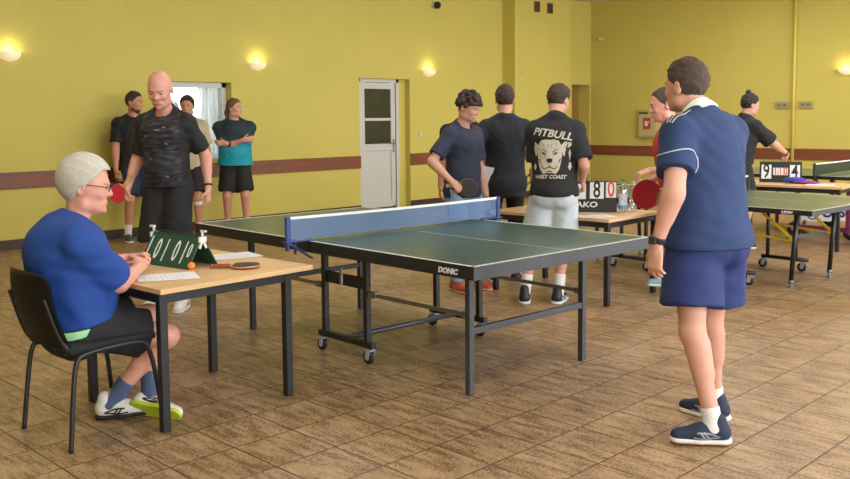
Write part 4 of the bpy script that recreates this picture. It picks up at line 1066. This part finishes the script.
for kk, sg in (('L', -1), ('R', 1)):
    u = nrm(a['El'][kk]-a['Sh'][kk]); c = a['Sh'][kk]+u*.125; x = nrm(np.cross(u, A3(0, 1, 0))); y = np.cross(u, x)
    ribbon(so, bv, [tuple((c+u*(.018*math.cos(2*q))+(x*math.cos(q)+y*math.sin(q))*.10)*s) for q in [i*math.pi/10 for i in range(21)]], .006, M_TAPE, 'piping', sub=2)
hs = a['parts']['shorts'][0]
ribbon(hs, bvh_of(hs), [tuple((a['Hp']['L']+A3(-.15, .06, .02))*s), tuple((a['Hp']['L']+A3(-.17, .03, .016))*s)], .008, M_TAPE, 'print')
w_ = a['Wr']['L']; u = nrm(a['El']['L']-w_)
wt = cuff(a, w_+u*.012, w_+u*.040, .0345, .035, M_RUBBER, 'watch')
MB().box((0, 0, 0), (.036, .036, .012), bev=.004).build('watch_face', M_DARKGLASS, wt).matrix_local = frame((w_+u*.026)*s+A3(-.038, .004, 0)*s, u, (0, 1, 0)) @ Matrix.Rotation(0, 4, 'Z')
paddle('red table tennis paddle held by the man in navy, red face towards the camera', M=frame((3.925, 2.375, 1.10), (.2, -.2, 1.), (-.8, .45, .22)))

# B: scorer on the chair
b_ = person('grey haired man in blue shirt and glasses sitting on the black chair', (1.825, 4.185), 4, 1.78, M_SKINR,
    dict(pel=(0, 0, .545), pellean=-10, lean=-12, twist=-8, hunch=.18, shR=.055, shL=.055, shzR=-.02, shzL=-.02, head=(-36, 8, 0), neckf=.03, hs=1.1, tl=.87,
         RH=('w', 2.17, 4.22, .745), RE=('w', -.5, -.8, -.9), RD=('w', .5, .75, .25), RN=('w', -.3, .3, -.9), RC=52,
         LH=('w', 2.23, 4.45, .76), LE=('w', -.2, 1, -.8), LD=('w', .6, -.7, .2), LN=('w', -.2, -.3, -.9), LC=50,
         RF=('w', 2.00, 4.24, .095), RK=('w', 1, -.28, .5), RT=(-46, 4, 4), LF=('w', 2.17, 4.14, .092), LK=('w', 1, .25, .5), LT=(-54, -12, -58)),
    dict(shirt=dict(mat=F_BLUE, loose=.026, hem=.0, sleeve=.255, cuff=.086, wr=.005, seed=2.1, k=.06), shorts=dict(mat=F_BLACKS, loose=.024, len=.66, hemr=.094, top=.10),
         sock=dict(mat=mat('slate blue sock', '4a5b80', .85, noise=.06), h=.125, w=.004), shoe=dict(mat=S_WHITE, sole=S_BLACK, stripe=S_BLACK, stripe_lines=TIGER, stripe_w=.008, sides=(-1, 1))),
    dict(kind='short', mat=M_HAIRG, t=.020, nape=-.012, wr=.0018, tufts=0), build=1.04, belly=.05, res=.0055)
s = b_['s']; hp = b_['hp']
gl = MB()
for sg in (1, -1):
    gl.tube([tuple(hp(sg*.034+.021*math.cos(q), .110, .090+.015*math.sin(q))*s) for q in [i*math.pi/8 for i in range(16)]], .0016*s, 6, closed=True)
    gl.tube([tuple(hp(sg*.055, .108, .094)*s), tuple(hp(sg*.079, .09, .096)*s), tuple(hp(sg*.084, .0, .098)*s), tuple(hp(sg*.082, -.02, .08)*s)], .0022*s, 6)
gl.tube([tuple(hp(-.013, .111, .094)*s), tuple(hp(0, .117, .098)*s), tuple(hp(.013, .111, .094)*s)], .0016*s, 6)
gl.build('glasses', M_RUBBER, b_['obj'])
b_['add']('undershirt', [(*p, .03) for p in [C_(b_['pv'](0, -.02, -.045), b_['pv'](0, -.02, -.005), .192, .192, b_['Rc'] @ A3(0, 1, 0), .84, (0., 0.))]], mat('pale green cotton', '9fd6a2', .8, noise=.05), label='pale green shirt tail')
lime = [q for q in b_['parts']['shoe'][1].children if q.name.startswith('sole')]
if lime: lime[0].data.materials.clear(); lime[0].data.materials.append(S_LIME); lime[0]['label'] = 'lime yellow sole'

# C: bald player at the scorer's desk
c_ = person('bald man in dark camouflage jersey standing behind the green scoreboard', (3.60, 6.47), 218, 1.86, M_SKINR,
    dict(lean=3, twist=-2, head=(4, 24, 0), neckf=.02, hs=1.09, LH=('w', 3.80, 6.21, .955), LE=(-.25, -1, 0), LD=(-.02, .12, -1), LC=22,
         RH=('w', 3.32, 6.58, .985), RE=(.35, -1, 0), RD=('w', -.15, .05, -1), RN=('w', .7, -.7, 0), RC=55, RF=(.11, .02, .085), RT=(-14, 0, 0), LF=(-.11, .06, .085), LT=(10, 0, 0)),
    dict(shirt=dict(mat=camo_material(), loose=.022, hem=-.02, sleeve=.235, cuff=.066, seed=4, flare=1.04), shorts=dict(mat=F_BLACK, loose=.022, len=.98, hemr=.082, top=.03), sock=dict(mat=M_SOCKW, h=.14),
         shoe=dict(mat=S_WHITE, sole=M_SOLEW, stripe=mat('red shoe stripe', 'b03040', .5, noise=.04), stripe_lines=BARS, laces=mat('red lace', 'b03040', .6, noise=.04))), None, build=.93, belly=.025, res=.0065)
cuff(c_, c_['Wr']['L']+nrm(c_['El']['L']-c_['Wr']['L'])*.01, c_['Wr']['L']+nrm(c_['El']['L']-c_['Wr']['L'])*.028, .034, .034, M_RUBBER, 'wristband')
so = c_['parts']['shirt'][0]; bv = bvh_of(so); s = c_['s']
for u, v, L in ((-.10, .30, .03), (-.02, .43, .045), (.06, .22, .03), (.10, .36, .035), (-.11, .06, .03), (-.06, .46, .02)):
    q = [tuple((c_['ch'](u, .2, v))*s), tuple((c_['ch'](u+L, .2, v+.006))*s)]; ribbon(so, bv, q, .011, mat('pale pink print', 'b89aa0', .7, noise=.1) if u < 0 else mat('grey print on jersey', '98989c', .7, noise=.1), 'print')
paddle('red table tennis paddle hanging from the bald man\'s hand', M=frame((3.25, 6.60, .885), (.3, .2, 0), (-.1, -.02, -1.)) if False else frame_z((3.255, 6.615, .925), (-.75, -.6, .2), (-.40, .42, -.75)))

def std(nm): return dict(mat=nm)
# D: man in black by the wall
d_ = person('bearded man in black shirt and navy shorts against the yellow wall at the left', (5.36, 10.42), 262, 1.84, M_SKIN2,
    dict(head=(38, 4, 0), RH=(.27, .10, .83), RE=(.4, -1, 0), RC=50, LH=(-.27, .05, .80), LE=(-.4, -1, 0), LF=(-.12, .03, .085), RF=(.12, 0, .085), RT=(-14, 0, 0), LT=(12, 0, 0)),
    dict(shirt=dict(mat=F_BLACK, loose=.018, hem=-.10, sleeve=.22, flare=1.06), shorts=dict(mat=F_SHN, loose=.02, len=.86, hemr=.092, top=-.04), sock=dict(mat=M_SOCKW, h=.13),
         shoe=dict(mat=S_DKGREY, sole=M_SOLEW, stripe=M_RUBW, stripe_lines=SWOOSH, stripe_w=.012)),
    dict(kind='short', mat=M_HAIRB, t=.008), build=1.08, res=.008)
d_['add']('beard', [(*E_(d_['hp'](0, .052, .002), (.0495, .0485, .040), d_['Rh']), .02), (*C_(d_['hp'](-.047, .02, .012), d_['hp'](.047, .02, .012), .030), .02), (*E_(d_['hp'](0, .09, .062), (.07, .07, .036), d_['Rh']), .012, 'sub')], mat('brown stubble', '5c4334', .8, noise=.2, nscale=80), r=.005)
paddle('dark red table tennis paddle held by the man in black at the wall', M=frame(tuple(np.array((5.12, 10.33, .70))), (.7, -.6, .2), (.05, -.15, -1.)))
# E: man with folded arms
e_ = person('man in teal and black shirt with folded arms by the window', (6.66, 10.20), 236, 1.76, M_SKINR,
    dict(head=(58, 0, 0), lean=-2, RH=(-.10, .235, 1.235), RE=(.6, -.3, -.6), RD=(-1, .12, .15), RN=(0, -1, 0), LH=(.11, .20, 1.195), LE=(-.6, -.3, -.6), LD=(1, .05, .1), LN=(0, -1, 0), RC=18, LC=25,
         RF=(.12, 0, .085), LF=(-.13, .03, .085)),
    dict(shirt=dict(mat=two_tone('teal jersey with dark yoke', '1d3338', '1798ae', 1.20), loose=.024, hem=-.05, sleeve=.25, cuff=.078, flare=1.08), shorts=dict(mat=F_BLACKS, loose=.024, len=.86, hemr=.090, top=-.01), sock=dict(mat=M_SOCKW, h=.06),
         shoe=dict(mat=S_BLACK, sole=M_SOLEW)),
    dict(kind='tail', mat=M_HAIRL, t=.011), build=1.18, belly=.04, res=.008)
cuff(e_, e_['Wr']['L']+nrm(e_['El']['L']-e_['Wr']['L'])*.03, e_['Wr']['L']+nrm(e_['El']['L']-e_['Wr']['L'])*.06, .036, .036, M_RUBBER, 'watch')
# F: man half hidden behind the bald one
f_ = person('dark haired man half hidden behind the bald man\'s shoulder', (5.96, 10.17), 232, 1.79, M_SKIN2,
    dict(head=(-5, 6, 0), RF=(.10, 0, .085), LF=(-.10, .06, .085)), dict(shirt=dict(mat=F_WHITES, loose=.018, hem=-.08, flare=1.05), shorts=dict(mat=F_BLACKS, loose=.02, len=.8, top=-.03), sock=dict(mat=M_SOCKW, h=.05),
    shoe=dict(mat=S_BLACK, sole=S_GUM, stripe=M_SOLEW, stripe_lines=BARS)), dict(kind='short', mat=M_HAIRK, t=.012), res=.008)
k_ = f_['Kn']['L']; kd = nrm(f_['An']['L']-k_); cuff(f_, k_+kd*.03, k_+kd*.08, .058, .055, M_SOCKW, 'knee_bandage')
# G: curly haired boy
g_ = person('curly haired boy in dark navy shirt holding a black paddle', (5.70, 5.23), 266, 1.70, M_SKIN,
    dict(head=(14, 20, 0), neckf=.02, twist=4, RH=('w', 5.44, 5.12, .955), RE=('w', -.9, .7, -.2), RD=('w', .75, -.35, -.75), RN=('w', .2, .9, -.3), RC=50, LH=(-.24, .04, .80), LE=(-.4, -1, 0), RF=(.10, 0, .085), LF=(-.12, .02, .085)),
    dict(shirt=dict(mat=F_NAVYT, loose=.020, hem=-.10, sleeve=.225, cuff=.074, flare=1.04, neckw=.004), trousers=dict(mat=F_DENIM, loose=.012, top=.0),
         shoe=dict(mat=S_RED, sole=mat('pale coral sole', 'd0a48c', .5, noise=.05), stripe=M_SOLEW, stripe_lines=BARS, laces=S_GUM)),
    dict(kind='curly', mat=M_HAIRB, t=.006, wr=.001), build=.94, res=.0062)
paddle('black table tennis paddle held by the curly haired boy', red=mat('dark brown rubber', '2e2422', .5, noise=.05), M=frame((5.565, 5.06, .905), (-.1, .1, 1.), (.72, -.66, -.1)))
# H: boy seen from behind, holding paper
h_ = person('boy in plain blackish shirt seen from behind holding a paper', (6.24, 5.22), 47, 1.77, M_SKIN,
    dict(head=(-4, 4, 0), LH=('w', 6.06, 5.33, .985), LE=(-1, -.7, 0), LD=('w', .25, .0, -1), LC=45, RH=('w', 6.44, 5.07, 1.0), RE=(1, -.7, 0), RC=30, RD=('w', .2, .2, -1), RF=(.10, 0, .085), LF=(-.10, .03, .085)),
    dict(shirt=dict(mat=F_DKNAVY, loose=.020, hem=-.16, sleeve=.235, cuff=.075, flare=1.06), trousers=dict(mat=F_DKTROU, loose=.010, top=.0), sock=dict(mat=M_SOCKW, h=.04),
         shoe=dict(mat=S_BLACK, sole=mat('cream shoe sole', 'cdbfae', .5, noise=.04))), dict(kind='top', mat=M_HAIRB, t=.010), build=.98, res=.0068)
d = empty('sheet_of_paper', (6.03, 5.27, .93), 0, 'white sheet hanging from the hand of the boy in plain blackish shirt', 'paper')
pg = MB(); pg.box((0, 0, 0), (.19, .0012, .25)); pg.build('page', M_PAPER, d); d.rotation_euler = (R(8), R(12), R(-40))
# I: boy in the dog print shirt
i_ = person('boy in black shirt with a white dog print and pale shorts', (5.765, 4.315), 30, 1.755, M_SKIN,
    dict(head=(-24, 20, 0), neckf=.03, lean=6, hunch=.01, RH=('w', 6.01, 4.22, .985), RE=(.25, -1, 0), RD=('w', .5, .2, -.8), RC=35, LH=('w', 5.93, 4.52, .95), LE=(-.2, -1, 0), LD=('w', .8, .4, -.3), RF=('w', 5.80, 4.30, .085), LF=('w', 5.62, 4.50, .085), RT=(-12, 0, 0), LT=(8, 0, 0)),
    dict(shirt=dict(mat=F_BLACK, loose=.024, hem=-.07, sleeve=.25, cuff=.082, flare=1.06, wr=.003), shorts=dict(mat=F_PALE, loose=.024, len=.97, hemr=.098, top=.02), sock=dict(mat=M_SOCKW, h=.15, w=.002),
         shoe=dict(mat=S_BLACK, sole=M_SOLEW, high=.02, stripe=M_SOLEW, stripe_lines=SWOOSH, stripe_w=.014)),
    dict(kind='top', mat=M_HAIRB, t=.010), build=.95, belly=.0, res=.0062)
so = i_['parts']['shirt'][0]; bv = bvh_of(so); s = i_['s']
M_INK = mat('pale beige shirt print', 'c2baa8', .8, noise=.12, nscale=60); M_INKD = mat('black print detail', '18181a', .8, noise=.05)
xd = tuple(i_['Rc'] @ A3(1, 0, 0)); yd = tuple(i_['Rc'] @ A3(0, 0, 1))
def dc(me, u, v, m, nm, lift=.003, ml=.012): return decal(so, bv, me, tuple(i_['ch'](u, -.10, v)*s), xd, yd, m, nm, lift, ml)
def slant(me, deg):
    t = math.tan(R(deg))
    for q in me.vertices: q.co.y += t*q.co.x
    return me
dc(slant(text_geo('PITBULL', .084, shear=.35, bold=.002), -9), -.01, .415, M_INK, 'lettering')
dc(slant(text_geo('89', .06, shear=.3, bold=.002), -9), .105, .33, M_INK, 'lettering')
dc(text_geo('WEST COAST', .040, shear=.2, bold=.0015), -.02, .075, M_INK, 'lettering')
mir = lambda P: [(-x, y) for x, y in P]
head_p = [(-.085, .10), (-.07, .125), (-.03, .135), (0, .130), (.03, .135), (.07, .125), (.085, .10), (.098, .05), (.094, 0), (.088, -.05), (.075, -.10), (.05, -.135), (.02, -.125), (0, -.13), (-.02, -.125), (-.05, -.135), (-.075, -.10), (-.088, -.05), (-.094, 0), (-.098, .05)]
ear = [(-.088, .09), (-.118, .118), (-.125, .06), (-.112, .0), (-.100, .02)]
eye_ = [(-.062, .032), (-.044, .034), (-.026, .018), (-.036, .014), (-.054, .020)]; brow_ = [(-.070, .054), (-.046, .056), (-.018, .034), (-.022, .030), (-.047, .049)]
nose_ = [(-.026, -.026), (-.016, -.014), (.016, -.014), (.026, -.026), (.016, -.048), (-.016, -.048)]
jowl = [(-.004, -.050), (-.006, -.078), (-.040, -.092), (-.058, -.076), (-.060, -.050), (-.064, -.078), (-.042, -.100), (0, -.084)]
wr1 = [(-.017, .10), (-.013, .102), (-.009, .075), (-.012, .074)]; wr2 = [(-.058, .103), (-.054, .105), (-.047, .084), (-.050, .083)]; ch1 = [(-.090, -.01), (-.076, -.02), (-.070, -.05), (-.078, -.04)]
chin = [(-.022, -.112), (.022, -.112), (.016, -.119), (-.016, -.119)]; mz = [(-.036, -.006), (-.033, -.004), (-.030, .008), (-.033, .008)]
S_ = [eye_, brow_, jowl, wr1, wr2, ch1, mz]
def inside(P, x, y):
    c = False
    for (x0, y0), (x1, y1) in zip(P, P[1:]+P[:1]):
        if (y0 > y) != (y1 > y) and x < (x1-x0)*(y-y0)/(y1-y0)+x0: c = not c
    return c
def stencil(on, off, h=.0028):
    me = bpy.data.meshes.new('p'); vs, fs, ix = [], [], {}
    def vi(i, j):
        if (i, j) not in ix: ix[(i, j)] = len(vs); vs.append((i*h, j*h, 0))
        return ix[(i, j)]
    for i in range(-50, 50):
        for j in range(-56, 56):
            x, y = (i+.5)*h, (j+.5)*h
            if any(inside(P, x, y) for P in on) and not any(inside(P, x, y) for P in off): fs.append((vi(i, j), vi(i+1, j), vi(i+1, j+1), vi(i, j+1)))
    me.from_pydata(vs, [], fs); return me
dc(stencil([head_p, ear, mir(ear)], S_+[mir(p) for p in S_]+[nose_, chin]), -.025, .235, M_INK, 'dog_print', .003, .05)
side_s = [[(.118, .23), (.128, .26), (.140, .23), (.128, .17)], [(.122, .15), (.135, .16), (.142, .12), (.128, .09)], [(-.155, .12), (-.14, .15), (-.13, .12), (-.14, .09)], [(.115, .12), (.12, .14), (.125, .10)]]
dc(poly_mesh(side_s), 0, .035, M_INK, 'print')
# J: man in red beyond
j_ = person('man in red jersey partly hidden behind the man in navy', (6.50, 3.63), 128, 1.69, M_SKINR,
    dict(lean=11, head=(4, 10, 0), hs=1.12, LH=('w', 6.27, 3.76, 1.06), LE=('w', -.2, -.9, -.6), LD=('w', -.8, .7, -.25), LN=('w', .1, .2, -1), LC=32, RH=(.20, .22, 1.0), LF=('w', 6.72, 3.85, .085), LT=(0, 0, 0), RF=('w', 6.80, 3.60, .085)),
    dict(shirt=dict(mat=F_RED, loose=.020, hem=-.06), shorts=dict(mat=F_BLACKS, loose=.02, len=.85, top=-.02), sock=dict(mat=S_BLACK, h=.05), shoe=dict(mat=S_LBLUE, sole=M_SOLEW)),
    dict(kind='short', mat=M_HAIRM, t=.006, front=.178), build=1.10, res=.0068)
# K: person with a hair bun at the far scoreboard
k_ = person('person with a hair bun reaching over the far scoreboard', (9.56, 4.64), -20, 1.74, M_SKIN,
    dict(head=(-16, 10, 0), lean=13, neckf=.02, RH=('w', 10.06, 4.22, .985), RE=('w', 0, -.5, -.8), RD=('w', .7, .3, -.5), RC=30, LH=('w', 9.95, 4.75, .95), LE=('w', 0, .6, -.8), LD=('w', .8, .2, -.3)),
    dict(shirt=dict(mat=F_BLACK, loose=.026, hem=.02, sleeve=.26, cuff=.085, flare=1.05), shorts=dict(mat=F_DKTROU, loose=.02, len=.9, top=.03), sock=dict(mat=M_SOCKW, h=.08), shoe=dict(mat=S_BLACK, sole=M_SOLEW)),
    dict(kind='bun', mat=M_HAIRK, t=.010), build=.95, res=.0085)
cuff(k_, k_['Wr']['R']+nrm(k_['El']['R']-k_['Wr']['R'])*.01, k_['Wr']['R']+nrm(k_['El']['R']-k_['Wr']['R'])*.03, .034, .034, M_RUBBER, 'wristband')
# L: someone in black behind the curly haired boy
l_ = person('person in black almost hidden behind the curly haired boy', (6.62, 6.08), 235, 1.72, M_SKIN2,
    dict(head=(0, 40, 0), lean=10, neckf=.02), dict(shirt=dict(mat=F_BLACK, loose=.022, hem=-.08), trousers=dict(mat=F_DKTROU, loose=.014, top=-.02), shoe=dict(mat=S_BLACK, sole=S_BLACK)),
    dict(kind='short', mat=M_HAIRK, t=.010), res=.009)
